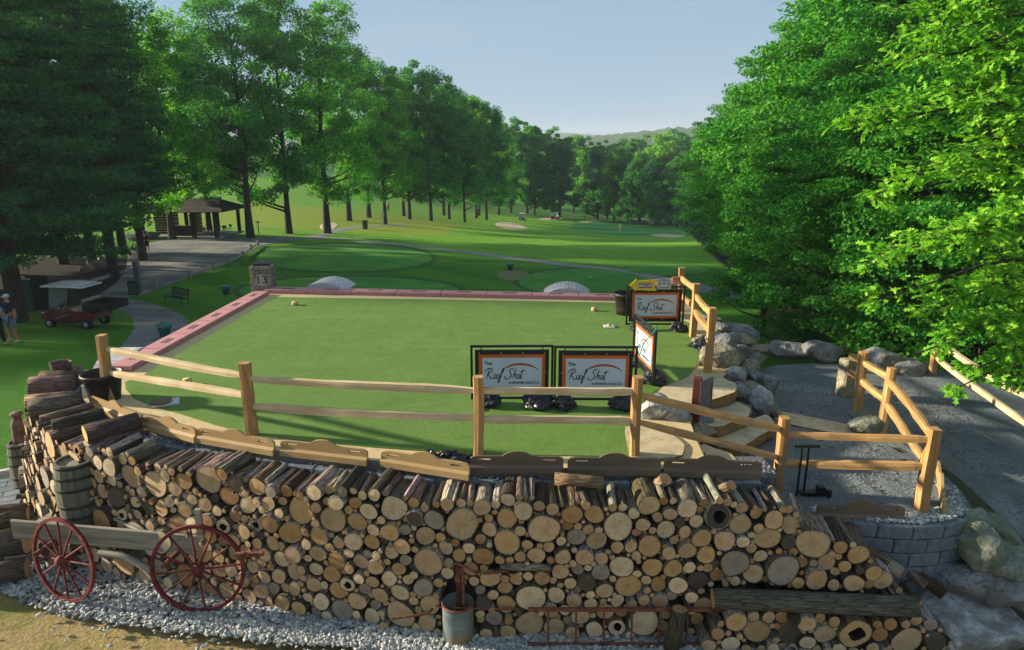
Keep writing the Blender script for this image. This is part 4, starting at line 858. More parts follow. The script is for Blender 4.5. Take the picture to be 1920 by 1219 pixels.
# ---------------------------------------------------------------- signs
MT['orange'] = M('orange_banner_border', '#c4622a', '#b3551f', 3, .6, .05)
MT['banner'] = M('white_banner', '#bcc3cf', '#b0b8c6', 2, .55, .05)
MT['panel'] = M('dark_brown_banner', '#2a211c', '#211a16', 4, .6, .08)
MT['arc'] = M('red_orange_print', '#a94a2c', '#9a4128', 3, .6, 0)
MT['steel'] = M('bright_steel', '#b9bcc0', '#8d9094', 5, .35, .05, metal=.8)
def ribbon(mb, pts, w, y, sub=4):
    P = catmull([(a_, b_, 0) for a_, b_ in pts], sub); V = []
    for i, p_ in enumerate(P):
        t = (P[min(i + 1, len(P) - 1)] - P[max(i - 1, 0)]).normalized(); n_ = Vector((-t.y, t.x, 0)); f = i / (len(P) - 1); ww = w * (w and (.45 + .75 * math.sin(math.pi * f) ** .5))
        for s in (-.5, .5): V.append((p_.x + n_.x * ww * s, y, p_.y + n_.y * ww * s))
    mb.add(V, [(2 * i, 2 * i + 1, 2 * i + 3, 2 * i + 2) for i in range(len(P) - 1)])
def oval(cx, cy, rx, ry): return [(cx + rx * math.cos(2.2 + k * 2 * math.pi / 10), cy + ry * math.sin(2.2 + k * 2 * math.pi / 10)) for k in range(11)]
SCRIPT = [[(-.15, .62), (-.1, .85), (.15, 1.02), (.5, 1.08), (.72, .92), (.62, .66), (.28, .52)], [(.36, 1.0), (.26, .5), (.14, -.05)], [(.3, .52), (.5, .25), (.75, -.06), (1.0, .06)], oval(1.16, .22, .17, .23), oval(1.55, .22, .17, .23),
    [(1.72, .2), (1.95, .45), (2.18, .95), (2.1, 1.05), (1.98, .7), (1.84, -.3), (1.74, -.42), (1.72, -.2), (2.1, .25)], [(3.42, .8), (3.36, 1.05), (3.1, 1.02), (2.95, .78), (3.15, .52), (3.24, .25), (3.0, -.02), (2.62, -.06), (2.42, .12), (2.6, .26)],
    [(3.72, 1.05), (3.6, .5), (3.5, -.02)], [(3.52, .12), (3.68, .42), (3.84, .42), (3.82, .1), (3.95, .02)], oval(4.18, .22, .16, .22), [(4.62, .98), (4.5, .4), (4.46, .06), (4.58, -.02), (4.72, .1)], [(4.25, .72), (4.55, .76), (4.95, .86)]]
def roof_sign(loc, rz, label, group=None):
    t = empty("banner_sign", loc, rz, label, "sign", group); W, Hh, b = 1.27, .86, .13; m = MB()
    for x in (-W / 2, W / 2): m.box((x, 0, b + Hh / 2), (.036, .036, Hh))
    for z in (b, b + Hh): m.box((0, 0, z), (W + .036, .038, .034))
    m.build("outer_frame", MT['blackmetal'], t); m = MB(); iw, iz0, iz1 = W - .13, b + .07, b + Hh - .07
    for x in (-iw / 2, iw / 2): m.box((x, 0, (iz0 + iz1) / 2), (.022, .024, iz1 - iz0))
    for z in (iz0, iz1): m.box((0, 0, z), (iw + .022, .026, .02))
    for x in (-W * .38, W * .38):
        for z in (b + .035, b + Hh - .035): m.box((x, 0, z), (.016, .016, .07))
    m.build("inner_frame", MT['blackmetal'], t); m = MB()
    for x in (-W * .36, W * .36): m.box((x, 0, b / 2), (.03, .03, b)); m.box((x, 0, .02), (.05, .55, .03))
    m.build("foot", MT['blackmetal'], t)
    MB().box((0, 0, (iz0 + iz1) / 2), (iw - .02, .008, iz1 - iz0 - .02)).build("backing", MT['panel'], t)
    def fx(f): return (f - .5) * W
    def fz(f): return b + Hh * (1 - f)
    MB().box((fx(.5), -.006, fz(.5)), (.82 * W, .004, .68 * Hh)).build("border", MT['orange'], t)
    pn = MB().box((fx(.502), -.009, fz(.5)), (.735 * W, .004, .56 * Hh)).build("panel", MT['banner'], t)
    m = MB(); un = .50 * W / 5.1
    for st in SCRIPT: ribbon(m, [(fx(.165) + (a_ + .22 * q) * un, fz(.615) + q * un * 1.25) for a_, q in st], .013, -.0135)
    m.build("lettering", MT['ink'], pn)
    Rx = Matrix.Rotation(math.pi / 2, 4, 'X')
    text("The", .075, pn, Matrix.Translation((fx(.205), -.013, fz(.325))) @ Rx, MT['ink'], bold=.0015)
    text("at SHAKER HILLS C.C", .052, pn, Matrix.Translation((fx(.65), -.013, fz(.70))) @ Rx, MT['ink'], bold=.001)
    m = MB(); P = []; 
    for i in range(17):
        f = i / 16; a_ = R(142) - f * R(120); cx, cz, rx, rz_ = fx(.605), fz(.56), .27 * W * .93, .24 * Hh; th = .034 * math.sin(math.pi * min(1, .12 + f * .9)) ** .7 + .002
        P.append((cx + rx * math.cos(a_), -.0135, cz + rz_ * math.sin(a_))); P.append((cx + (rx - th) * math.cos(a_), -.0135, cz + (rz_ - th) * math.sin(a_)))
    m.add(P, [(2 * i, 2 * i + 1, 2 * i + 3, 2 * i + 2) for i in range(16)]); m.build("swoosh", MT['arc'], pn)
    g = MB().lathe([(.0, 0), (.011, 0), (.011, .004), (0, .005)], n=8).mesh("grommet", MT['steel'])
    for x, z in [(k * iw * .30 - iw * .45, iz1 - .04) for k in range(4)] + [(k * iw * .30 - iw * .45, iz0 + .04) for k in range(4)] + [(-iw * .46, fz(.5)), (iw * .46, fz(.5))]:
        o = link("grommet", g, t); o.location = (x, -.006, z); o.rotation_euler = (math.pi / 2, 0, 0)
    return t
roof_sign((-.0, 10.25, 0), R(1), "white and orange banner sign beside the fence's third post, its banner top buckled")
roof_sign((1.31, 10.2, 0), R(-1), "white and orange banner sign between the buckled banner and the green rope")
roof_sign((2.36, 11.72, 0), R(-84), "banner sign turned side-on to the sun with green rope hanging on it")
far_sign = roof_sign((3.22, 14.95, 0), R(0), "white and orange banner sign with a yellow arrow board fixed on top")
MT['yellow'] = M('yellow_arrow_paint', '#e0c018', '#cfae10', 3, .6, .05); MT['paper'] = M('printed_notice_paper', '#b9aa9a', '#a89988', 5, .7, 0); MT['blue'] = M('blue_print', '#2b4f9a', '#274888', 4, .7, 0); MT['rope'] = M('green_nylon_rope', '#1f8a68', '#17704f', 30, .7, .3)
t = empty("arrow_sign", (2.93, 14.93, 1.03), R(2), "yellow arrow board with a printed strip pointing along the deck", "sign")
MB().extr([(-.32, 0), (-.18, .14), (-.18, .105), (.29, .13), (.23, 0), (.29, -.13), (-.18, -.105), (-.18, -.14)][::-1], Matrix.Translation((0, -.03, 0)), .02).build("arrow_board", MT['yellow'], t)
MB().box((.03, -.043, 0), (.33, .006, .135)).build("notice_strip", MT['paper'], t)
m = MB(); rr = random.Random(9)
for z in (.035, -.0, -.045):
    x = -.11 if z else .01
    while x < (.15 if z else .05): w = rr.uniform(.012, .04); m.box((x + w / 2, -.047, z), (w, .002, .022)); x += w + .010
m.build("small_print", MT['ink'], t)
t = empty("notice", (3.38, 14.93, 1.06), R(-2), "small white printed notice with blue marks beside the yellow arrow", "notice")
MB().box((0, -.03, 0), (.31, .012, .235)).build("notice_board", M('white_notice', '#b8b5b3', '#a9a6a5', 4, .6, 0), t); m = MB()
for x, sg in ((-.10, 1), (.10, -1)): m.box((x, -.038, .0), (.022, .003, .075), Matrix.Rotation(sg * .5, 3, 'Y'))
m.build("blue_mark", MT['blue'], t); m = MB()
for z, w in ((.09, .22), (.045, .06), (.012, .06), (-.085, .24)): m.box((0, -.038, z), (w, .002, .014))
m.build("small_print", MT['ink'], t)
t = empty("notice", (gp[2].x - .12, gp[2].y - .12, .82), R(10), "pinkish paper notice pinned at the fence corner post", "notice"); MB().box((0, 0, 0), (.30, .012, .19)).build("notice_board", M('pink_notice', '#c99a86', '#b98a78', 4, .7, 0), t); m = MB()
for z in (.05, .02, -.01): m.box((0, -.008, z), (.2, .002, .012))
m.build("small_print", M('red_print', '#a1473a', '#93402f', 4, .7, 0), t)
pts = [(1.93, 10.16, 1.0), (1.98, 10.18, .88), (2.06, 10.5, .78), (2.2, 11.0, .80), (2.36, 11.1, .95), (2.42, 11.05, 1.06), (2.40, 11.08, 1.10), (2.36, 11.12, 1.04)]
MB().tube(catmull(pts, 6), .009, 6).build("rope", MT['rope'], label="green rope slung from the banner sign to the side-on sign", cat="rope")
# sandbags: crumpled black plastic
def noise3(P, seed, f=1.0):
    rs = np.random.RandomState(seed); o = np.zeros(len(P))
    for k in range(7): d = rs.normal(size=3) * f * (1 + k * .7); o += np.sin(P @ d + rs.uniform(0, 6.28)) / (1 + k * .7)
    return o
def ico(n):
    bm = bmesh.new(); bmesh.ops.create_icosphere(bm, subdivisions=n, radius=1); V = np.array([v.co[:] for v in bm.verts]); F = np.array([[v.index for v in f.verts] for f in bm.faces]); bm.free(); return V, F
ICO3 = ico(3); ICO4 = ico(4)
MT['bin_bag'] = M('black_plastic_film', '#22242a', '#15161a', 5, .38, .5, spec=.5, dist=.03)
def bag(loc, sx, sy, sz, seed, label, group=None):
    V, F = ICO4; P = V.copy(); n1 = noise3(P, seed, 2.2); n2 = noise3(P, seed + 1, 6); r_ = 1 + .13 * n1 + .06 * np.abs(n2); P = P * r_[:, None]
    P[:, 2] = np.where(P[:, 2] < 0, P[:, 2] * .35, P[:, 2]); P *= (sx, sy, sz); P[:, 2] -= P[:, 2].min()
    return link("sandbag", np_mesh("sandbag", P, F, MT['bin_bag'], False), loc=loc, label=label, cat="sandbag", group=group)
for x, y, s, lab in ((-.36, 10.2, 1.0, "black plastic sandbag holding the buckled banner's outer foot, beside a fence post"), (.40, 10.15, 1.1, "black plastic sandbag holding the buckled banner's inner foot, paler side out"), (.82, 10.1, .9, "black plastic sandbag with a knotted end under the middle banner"), (1.72, 10.08, 1.0, "black plastic sandbag under the banner next to the fourth fence post"), (2.45, 11.25, 1.05, "black plastic sandbag under the near end of the side-on banner"), (2.3, 12.3, .9, "black plastic sandbag under the far end of the side-on banner"), (2.82, 14.85, .85, "black plastic sandbag below the arrow end of the arrow banner"), (3.72, 14.75, 1.0, "shiny black sandbag below the fence end of the arrow banner")):
    bag((x, y, .01), .20 * s, .17 * s, .15 * s, int(x * 100 + 500), lab)
def cloth(name, loc, sx, sy, sz, seed, label, mat, rz=0):
    n = 26; V = []; xs = np.linspace(-1, 1, n)
    for a_ in xs:
        for b_ in xs: V.append((a_, b_, 0))
    V = np.array(V); h = .5 + .5 * noise3(V * 1.6, seed, 2.5) + .25 * noise3(V, seed + 2, 7); e = np.clip(1.15 - np.hypot(V[:, 0], V[:, 1]), 0, 1) ** .5
    V[:, 2] = np.abs(h) * e * sz; V[:, 0] += .12 * noise3(V, seed + 5, 3); V[:, 0] *= sx; V[:, 1] *= sy
    i = np.arange(n * n).reshape(n, n); F = np.stack([i[:-1, :-1], i[1:, :-1], i[1:, 1:], i[:-1, 1:]], -1).reshape(-1, 4); o = link(name, np_mesh(name, V, F, mat), loc=loc, label=label, cat="cloth"); o.rotation_euler = (0, 0, rz); return o
cloth("black_cloth", A(838, 862, .0), .34, .16, .11, 3, "crumpled black cloth behind the kerb boards on the deck edge", MT['bin_bag'])
cloth("black_cloth", Vector((4.05, 13.6, .01)), .34, .3, .16, 7, "crumpled black weed cloth at the foot of a post by the boulders", MT['bin_bag'], .5)
# ---------------------------------------------------------------- small things on the turf
MT['plastic'] = M('black_plastic', '#2b2524', '#1f1a19', 6, .5, .08)
def pot(loc, r, h, label):
    t = empty("plant_pot", loc, 0, label, "pot"); MB().lathe([(0, .01), (r * .76, 0), (r * .82, h * .3), (r * .95, h * .86), (r * .97, h * .86), (r * 1.06, h * .87), (r * 1.06, h * .98), (r * 1.0, h), (r * .95, h * .97), (r * .9, h * .8), (r * .72, .05), (0, .04)], n=28).build("pot_body", MT['plastic'], t)
    MB().lathe([(r * .86, h * .42), (r * .4, h * .44), (0, h * .43)], n=20).build("soil", M('dark_soil', '#2c2118', '#1a130d', 20, .95, .4), t); return t
pot(A(198, 748, 0), .30, .46, "large black plastic pot behind the leaning first fence post"); pot(A(1176, 592, 0) + Vector((0, .15, 0)), .32, .55, "tall black plastic pot at the end of the far pink kerb")
MT['slice'] = M('pale_log_slice', '#c9b183', '#ab9263', 8, .8, .2)
for (u, v, lab) in ((352, 719, "small log-slice tee marker on the sunlit side of the turf"), (553, 572, "small log-slice tee marker below the stone number pillar"), (1114, 583, "small log-slice tee marker near the arrow banner")):
    p_ = A(u, v, .014); MB().lathe([(0, 0), (.075, 0), (.078, .04), (.074, .085), (0, .088)], n=14).build("tee_marker", MT['slice'], loc=p_, label=lab, cat="tee marker")
MT['white'] = M('white_board', '#c8c8c6', '#b6b6b4', 4, .6, .05)
t = empty("hitting_mat", A(303, 757, .014), R(25), "white base board with a round brown tray in the fence shadow", "mat"); MB().box((.06, 0, .012), (.40, .30, .022)).build("base_board", MT['white'], t)
MB().lathe([(0, .026), (.13, .026), (.16, .05), (.15, .055), (.12, .04), (0, .038)], n=20).build("tray", M('brown_tray', '#7a6248', '#644f39', 8, .7, .2), t)
t = empty("hitting_mat", A(1142, 613, .014), 0, "small white base board with a tee stub near the arrow banner", "mat"); MB().box((0, 0, .012), (.24, .24, .022)).build("base_board", MT['white'], t); MB().lathe([(0, .02), (.05, .02), (.05, .06), (0, .065)], n=12).build("tee_stub", MT['slice'], t)
# ---------------------------------------------------------------- steps, boulders, posts on the right
MT['slab'] = M('sandstone_slab', '#b9a684', '#9d8c6c', 5, .9, .25, 'World', c3='#c4b596'); MT['slabside'] = M('rough_slab_edge', '#8b6f42', '#6a5330', 9, .95, .8, 'World', dist=.03)
def slab(px, z, th, label):
    P = [A(u, v, z) for u, v in px]
    P = [q for i, p_ in enumerate(P) for q in (p_ * .86 + P[(i + 1) % len(P)] * .14, p_ * .5 + P[(i + 1) % len(P)] * .5, p_ * .14 + P[(i + 1) % len(P)] * .86)]; rr = random.Random(int(px[0][0]))
    P = [p_ + Vector((rr.uniform(-.02, .02), rr.uniform(-.02, .02), 0)) for p_ in P]
    if sum(P[i].x * P[(i + 1) % len(P)].y - P[(i + 1) % len(P)].x * P[i].y for i in range(len(P))) < 0: P.reverse()
    c = sum(P, Vector()) / len(P); mb = MB(); n = len(P)
    lo = [((p_.x - c.x) * 1.0 - 0 + c.x + rr.uniform(-.02, .03), p_.y + rr.uniform(-.02, .03), z - th) for p_ in P]; hi = [(p_.x, p_.y, z) for p_ in P]
    mb.add(lo + hi, [(i, (i + 1) % n, n + (i + 1) % n, n + i) for i in range(n)] + [tuple(reversed(range(n)))], 1); mb.add([(x, y, z_ + .003) for x, y, z_ in hi], [tuple(range(n))], 0)
    return mb.build("stone_slab", [MT['slab'], MT['slabside']], label=label, cat="stone slab")
slab([(1233, 730), (1300, 704), (1345, 704), (1382, 720), (1374, 738), (1318, 755), (1290, 770), (1245, 748)], .04, .17, "large top landing slab level with the turf")
slab([(1290, 775), (1330, 762), (1380, 752), (1408, 768), (1400, 782), (1350, 800), (1300, 800)], -.17, .16, "second stone step below the landing slab")
slab([(1335, 815), (1400, 790), (1440, 776), (1455, 800), (1420, 822), (1385, 842), (1345, 838)], -.36, .16, "third stone step just above the gravel terrace")
slab([(1170, 800), (1205, 796), (1260, 815), (1284, 832), (1278, 858), (1180, 866)], .03, .17, "flat pale slab beside the turf under the fence")
slab([(1275, 822), (1310, 828), (1322, 850), (1300, 868), (1270, 870)], -.05, .16, "bluish slab between the pale slab and the kerb board"); slab([(1310, 830), (1370, 850), (1385, 868), (1310, 872)], -.13, .16, "sloping slab wedged behind the last kerb board")
slab([(1448, 768), (1640, 806), (1655, 822), (1560, 812), (1455, 790)], -.585, .06, "reddish strip of stone sunk across the gravel path")
MT['rock'] = M('grey_granite', '#7d7f80', '#4a4d50', 16, .92, .9, c3='#9d9d9a', big=(4, '#6b675a'), dist=.05); MT['rock_tan'] = M('tan_sandstone_rock', '#94886f', '#5f553f', 16, .92, .9, c3='#b8ab8c', big=(4, '#7c7668'), dist=.05); MT['rock_moss'] = M('mossy_rock', '#73766a', '#52564b', 14, .95, .9, c3='#8e8f82', big=(3, '#5c6348'), dist=.05); MT['rock_pale'] = M('pale_quartz_rock', '#a5a5a2', '#6a6a68', 13, .92, .9, c3='#b9b8b2', big=(3.5, '#74726a'), dist=.05)
def boulder(loc, sx, sy, sz, seed, mat, label, rz=0.0, n=3, cat="boulder"):
    V, F = (ICO3 if n == 3 else ICO4); P = V.copy(); rs = np.random.RandomState(seed)
    for k in range(18):
        d = unit(rs.normal(size=3)); o = rs.uniform(.52, .86); t_ = P @ d; ex = np.maximum(0, t_ - o); P = P - ex[:, None] * d * .92
    P = P * (1 + .035 * noise3(P, seed, 3) + .022 * noise3(P, seed + 9, 9) + .012 * noise3(P, seed + 5, 22))[:, None]; P *= (sx / 2 / .76, sy / 2 / .76, sz / 1.42); P[:, 2] += sz * .42
    o = link("boulder", np_mesh("boulder", P, F, MT[mat], False), loc=loc, label=label, cat=cat); o.rotation_euler = (0, 0, rz or seed * 1.3); return o
def px_boulder(u, vb, w, h, z, mat, label, seed, deep=1.0):
    p_ = A(u, vb, z); dp = p_.y * math.cos(PITCH) + (CAM_H - z) * math.sin(PITCH); sw = w * dp / FPX; sh = h * dp / FPX
    p_.y += sw * .4; return boulder(p_, sw * 1.05, sw * deep, max(.12, sh * .95), seed, mat, label, rz=.001 + (seed % 5) * .25 - .5)
for k, (u, vb, w, h, z, mt, lab) in enumerate(((1228, 800, 66, 52, -.10, 'rock_pale', "pale boulder below the rail beside the flat slab"), (1270, 800, 56, 48, -.12, 'rock_pale', "cracked pale boulder against the brown sign post"), (1322, 803, 36, 28, -.25, 'rock', "dark angular rock below the brown sign post"), (1310, 822, 66, 30, -.35, 'rock_tan', "sloping pale rock under the fence's lower rail"), (1298, 800, 20, 20, -.2, 'rock', "small round stone by the brown sign post"),
        (1352, 632, 34, 30, -.2, 'rock', "round blue grey boulder behind the fence's lower rail"), (1390, 646, 62, 34, -.55, 'rock', "long grey boulder at the grass edge behind the fence"), (1402, 660, 46, 28, -.55, 'rock_tan', "tan slanting rock on the path's inner edge"), (1388, 676, 52, 28, -.4, 'rock', "flat blue grey boulder below the tan slanting rock"), (1403, 712, 44, 42, -.5, 'rock_tan', "tall tan block of rock beside the path"),
        (1350, 705, 64, 62, -.15, 'rock_tan', "large yellowish boulder right of the fence's near post"), (1381, 724, 40, 40, -.25, 'rock_pale', "grey boulder with a yellow lichen top above the slab"), (1362, 672, 40, 44, -.1, 'rock', "dark rough boulder between the fence posts"), (1322, 655, 34, 22, -.05, 'rock_tan', "small tan rock by the black weed cloth"), (1335, 610, 34, 20, -.1, 'rock_tan', "low pale rock behind the far fence post"),
        (1395, 752, 48, 32, -.35, 'rock', "streaked dark grey rock at the end of the landing slab"), (1428, 776, 44, 48, -.5, 'rock_pale', "white and grey split boulder at the steps"), (1392, 785, 36, 28, -.45, 'rock', "grey rock beside the second step"), (1418, 722, 34, 24, -.45, 'rock', "small slate grey rock above the split boulder"), (1442, 742, 34, 46, -.6, 'rock', "greenish grey boulder at the path's inner edge"), (1452, 784, 30, 26, -.6, 'rock_tan', "tan rock at the foot of the third step"), (1385, 735, 26, 18, -.3, 'rock', "wedge of grey rock under the lichen-topped boulder"),
        (1442, 664, 34, 16, -.55, 'rock_tan', "low tan rock first in the line along the path's far edge"), (1490, 675, 78, 30, -.6, 'rock', "long low speckled boulder on the path's far edge"), (1555, 680, 64, 38, -.6, 'rock', "rounded granite boulder on the path's far edge"), (1662, 694, 78, 36, -.62, 'rock', "wide granite boulder behind the fence's end post"), (1718, 716, 66, 36, -.75, 'rock', "low grey boulder beside the wood-side fence post"), (1640, 822, 62, 46, -.61, 'rock_moss', "buried boulder at the foot of the terrace fence"), (1625, 800, 40, 30, -.61, 'rock_moss', "small mossy stone beside the buried boulder"), (1376, 694, 42, 38, -.25, 'rock', "dark grey boulder wedged between the yellowish boulder and the tan block"), (1412, 748, 36, 30, -.5, 'rock_tan', "tan rock between the streaked rock and the path"), (1420, 690, 34, 30, -.55, 'rock', "grey rock against the tan block on the path side"), (1342, 646, 30, 24, -.1, 'rock_pale', "pale stone between the fence's upper posts"), (1372, 650, 36, 26, -.3, 'rock', "grey stone behind the dark rough boulder"), (1425, 668, 34, 20, -.55, 'rock_tan', "low tan stone where the rocks meet the path"), (1362, 738, 30, 20, -.15, 'rock_pale', "small pale stone on the landing slab's inner corner"))):
    px_boulder(u, vb, w, h, z, mt, lab, 100 + k)
boulder(A(1845, 1232, -2.1) + Vector((.05, .35, -.15)), 1.62, 1.35, .74, 7, 'rock_pale', "huge pale boulder lying at the low end of the log stack", .2, 4)
MT['rock_pale2'] = MT['rock_pale']
for k, (u, v, z, sx, sy, sz, mt, lab) in enumerate(((1808, 1105, -1.55, .55, .5, .42, 'rock', "round grey boulder between the rounded wall and the huge boulder"), (1838, 1052, -1.2, .7, .7, .5, 'rock_moss', "mossy boulder against the rounded wall below the path"), (1868, 1108, -1.5, .6, .55, .42, 'rock', "bluish boulder above the huge pale boulder"), (1908, 1120, -1.6, .6, .6, .45, 'rock', "greenish boulder beside the sloping path's edge"), (1872, 1046, -1.2, .8, .7, .35, 'rock_moss', "moss covered slope rock below the dark path"), (1912, 1078, -1.4, .7, .6, .32, 'rock_moss', "flat mossy rock at the dark path's edge"), (1822, 1010, -1.02, .6, .5, .42, 'rock_moss', "mossy ledge rock at the shoulder of the rounded wall"), (1856, 1000, -1.05, .7, .5, .3, 'rock_moss', "low mossy rock on the bank above the boulders"))):
    boulder(A(u, v + 8, z), sx, sy, sz, 200 + k, mt, lab)
# sloping bank of soil between wall and path
V = []; EP = Path2([(6.05, 10.0), (6.46, 9.9), (6.76, 9.0), (7.01, 7.6), (7.16, 6.0), (7.31, 4.5)]); WP = Path2([(6.0, 10.0), (6.12, 9.6), (6.2, 9.0), (6.05, 8.4), (5.7, 7.9), (5.75, 7.0), (6.0, 5.5), (6.2, 4.4)])
for f in np.linspace(0, 1, 22):
    e = EP.at(EP.L * f)[0]; w = WP.at(WP.L * f)[0]; zw = float(np.interp(f, [0, .25, .5, .6, 1], [-.75, -1.2, -1.9, -2.06, -2.1]))
    for q in np.linspace(0, 1, 9):
        c = w.lerp(e, q); V.append((c.x, c.y, zw + ((zt(e.x, e.y) + .004) - zw) * q ** .75 + LR.uniform(-.03, .03) * (0 < q < 1)))
i = np.arange(22 * 9).reshape(22, 9); link("bank", np_mesh("bank", np.array(V), np.stack([i[:-1, :-1], i[:-1, 1:], i[1:, 1:], i[1:, :-1]], -1).reshape(-1, 4), M('mossy_soil_bank', '#4d4f38', '#33342a', 8, .95, .6, 'World', big=(1.5, '#464d2a')), True), kind="structure")
t = empty("granite_post", A(1592, 745, -.61), R(12), "square granite post standing behind the terrace fence's end rails", "post"); MB().box((0, .12, .36), (.28, .26, .74), bev=.03).build("shaft", MT['rock_tan'], t)
t = empty("sign_post", A(1303, 790, -.1), R(-20), "dark red brown square post with a grey panel on its side by the landing slab", "post"); MT['redbrown'] = M('red_brown_metal', '#5a2a20', '#4a2219', 5, .6, .1)
MB().box((0, 0, .36), (.13, .10, .72), bev=.008).build("shaft", MT['redbrown'], t); MB().box((.13, .10, .40), (.012, .34, .55), Matrix.Rotation(-.5, 3, 'Z')).build("side_panel", M('grey_back_panel', '#6c6a6e', '#5a585c', 5, .6, .1), t); MB().box((.215, -.05, .38), (.014, .014, .56)).build("panel_edge", MT['blackmetal'], t)
t = empty("hand_tool", A(1500, 928, -.6), 0, "pair of thin black rods with a crossbar handle standing on the terrace", "tool"); MB().box((.02, 0, .72), (.34, .03, .03)).build("handle", MT['blackmetal'], t)
for x in (-.045, .045): MB().box((x, 0, .35), (.024, .024, .74)).build("rod", MT['blackmetal'], t)
MB().box((.15, 0, .03), (.30, .10, .05)).box((.28, .02, .06), (.09, .10, .12)).box((.36, -.05, .05), (.06, .06, .10)).build("foot", MT['blackmetal'], t)
# ---------------------------------------------------------------- wagon and old farm things
MT['grey_wood'] = M('weathered_grey_wood', '#8b8473', '#675f50', 3, .9, .5, 'Object', (.3, 5, 5), c3='#a59d8a', dist=.008); MT['redpaint'] = M('worn_red_paint', '#652020', '#401414', 14, .75, .3, c3='#7c3a34'); MT['rust'] = M('rusty_iron', '#6b4030', '#42271d', 14, .85, .4, c3='#8a5a40'); MT['oakstave'] = M('old_barrel_oak', '#656053', '#454239', 4, .9, .4, 'Object', (6, 6, .5), c3='#7d7868', big=(3, '#56604a')); MT['hoop'] = M('dull_iron_hoop', '#3a3733', '#2a2724', 8, .7, .2, metal=.3)
wd = Vector((.990, -.14, 0)).normalized(); wn = Vector((.14, .99, 0)).normalized()
wag = empty("wagon", (-5.5, 8.7, -2.02), math.atan2(wd.y, wd.x), "old wooden farm wagon with red spoked wheels beside the log stack", "wagon")
Mw = Matrix.Translation(wag.location) @ Matrix.Rotation(wag.rotation_euler.z, 4, 'Z'); Mi = Mw.inverted()
MB().box((-.15, -.22, .74), (2.95, .05, .30), bev=.01).build("side_board", MT['grey_wood'], wag)
for k in range(7): MB().box((-.15 + .02 * (k % 2), -.12 + k * .145, .66), (2.85, .138, .035), bev=.004).build("bed_plank", MT['grey_wood'], wag)
for ax_ in (-.95, .95): MB().tube([(ax_, -.6, .62), (ax_, .6, .62)], .035, 8).build("axle", MT['rust'], wag)
c_ = catmull([(-.25, -.28, .52), (.15, -.30, .50), (.45, -.32, .38), (.62, -.33, .20)], 5); MB().tube(c_, .05, 6).build("brake_beam", MT['grey_wood'], wag)
MB().box((1.30, .05, .95), (.09, .09, .55)).build("stake", MT['grey_wood'], wag)
def wheel(cw, rad, lean, turn):
    L_ = Mi @ Vector(cw); w = empty("wheel", L_, turn); w.parent = wag; w.rotation_euler = (lean, 0, turn)
    rim = MB(); prof = [(rad, -.022), (rad, .022), (rad - .045, .022), (rad - .045, -.022), (rad, -.022)]; rim.lathe(prof, n=40, M=Matrix.Rotation(math.pi / 2, 4, 'X'), smooth=False); rim.build("rim", MT['redpaint'], w)
    hb = MB().lathe([(0, -.12), (.045, -.12), (.06, -.08), (.075, -.02), (.075, .04), (.05, .09), (0, .09)], n=16, M=Matrix.Rotation(math.pi / 2, 4, 'X')); hb.build("hub", MT['redpaint'], w)
    for k in range(12):
        a_ = k * math.pi / 6 + .1; MB().tube([(.06 * math.cos(a_), -.01, .06 * math.sin(a_)), ((rad - .03) * math.cos(a_), 0, (rad - .03) * math.sin(a_))], [.016, .013], 6, cap=False).build("spoke", MT['redpaint'], w)
    return w
wheel(A(118, 1050, -1.42), .60, R(-6), R(-14)); wheel(A(371, 1067, -1.41), .62, R(-6), R(10))
def barrel(loc, r, h, label):
    t = empty("barrel", loc, .3, label, "barrel"); prof = [(r * (.86 + .14 * math.sin(math.pi * f)), f * h) for f in np.linspace(0, 1, 9)]; n = 18
    for k in range(n):
        V = []; a0, a1 = 2 * math.pi * k / n + .008, 2 * math.pi * (k + 1) / n - .008
        for q, z in prof: V += [(q * math.cos(a0), q * math.sin(a0), z), (q * math.cos(a1), q * math.sin(a1), z), ((q - .03) * math.cos(a1), (q - .03) * math.sin(a1), z), ((q - .03) * math.cos(a0), (q - .03) * math.sin(a0), z)]
        F = [(4 * i + j, 4 * i + (j + 1) % 4, 4 * i + 4 + (j + 1) % 4, 4 * i + 4 + j) for i in range(8) for j in range(4)] + [(3, 2, 1, 0), (32, 33, 34, 35)]; m = MB(); m.add(V, F); m.build("stave", MT['oakstave'], t)
    MB().lathe([(r * .84, h * .955), (0, h * .957)], n=24).build("head", M('barrel_head_boards', '#8d8878', '#6f6a5c', 4, .9, .3, 'Object', (1, 7, 1)), t)
    for f in (.03, .20, .37, .63, .80, .96): q = r * (.86 + .14 * math.sin(math.pi * f)) + .004; MB().lathe([(q, f * h - .022), (q + .006, f * h - .02), (q + .006, f * h + .02), (q, f * h + .022)], n=28).build("hoop", MT['hoop'], t)
    return t
barrel(Vector((-6.28, 9.0, -1.335)), .30, 1.0, "old oak barrel standing on the wagon against the log stack"); barrel(Vector((-8.66, 11.15, -2.02)), .25, 1.0, "weathered barrel at the far rounded end of the log stack")
def milk_can(loc, s, label, mat):
    t = empty("milk_can", loc, 0, label, "milk can"); MB().lathe([(0, 0), (.15 * s, 0), (.155 * s, .04 * s), (.15 * s, .38 * s), (.135 * s, .45 * s), (.085 * s, .53 * s), (.085 * s, .58 * s), (.12 * s, .63 * s), (.115 * s, .64 * s)], n=22).build("can_body", mat, t); MB().lathe([(.125 * s, .62 * s), (.13 * s, .65 * s), (.11 * s, .675 * s), (0, .68 * s)], n=20).build("lid", mat, t)
    for sx in (-1, 1): MB().tube([(sx * .13 * s, 0, .46 * s), (sx * .18 * s, 0, .44 * s), (sx * .155 * s, 0, .36 * s)], .009, 6).build("handle", mat, t)
    return t
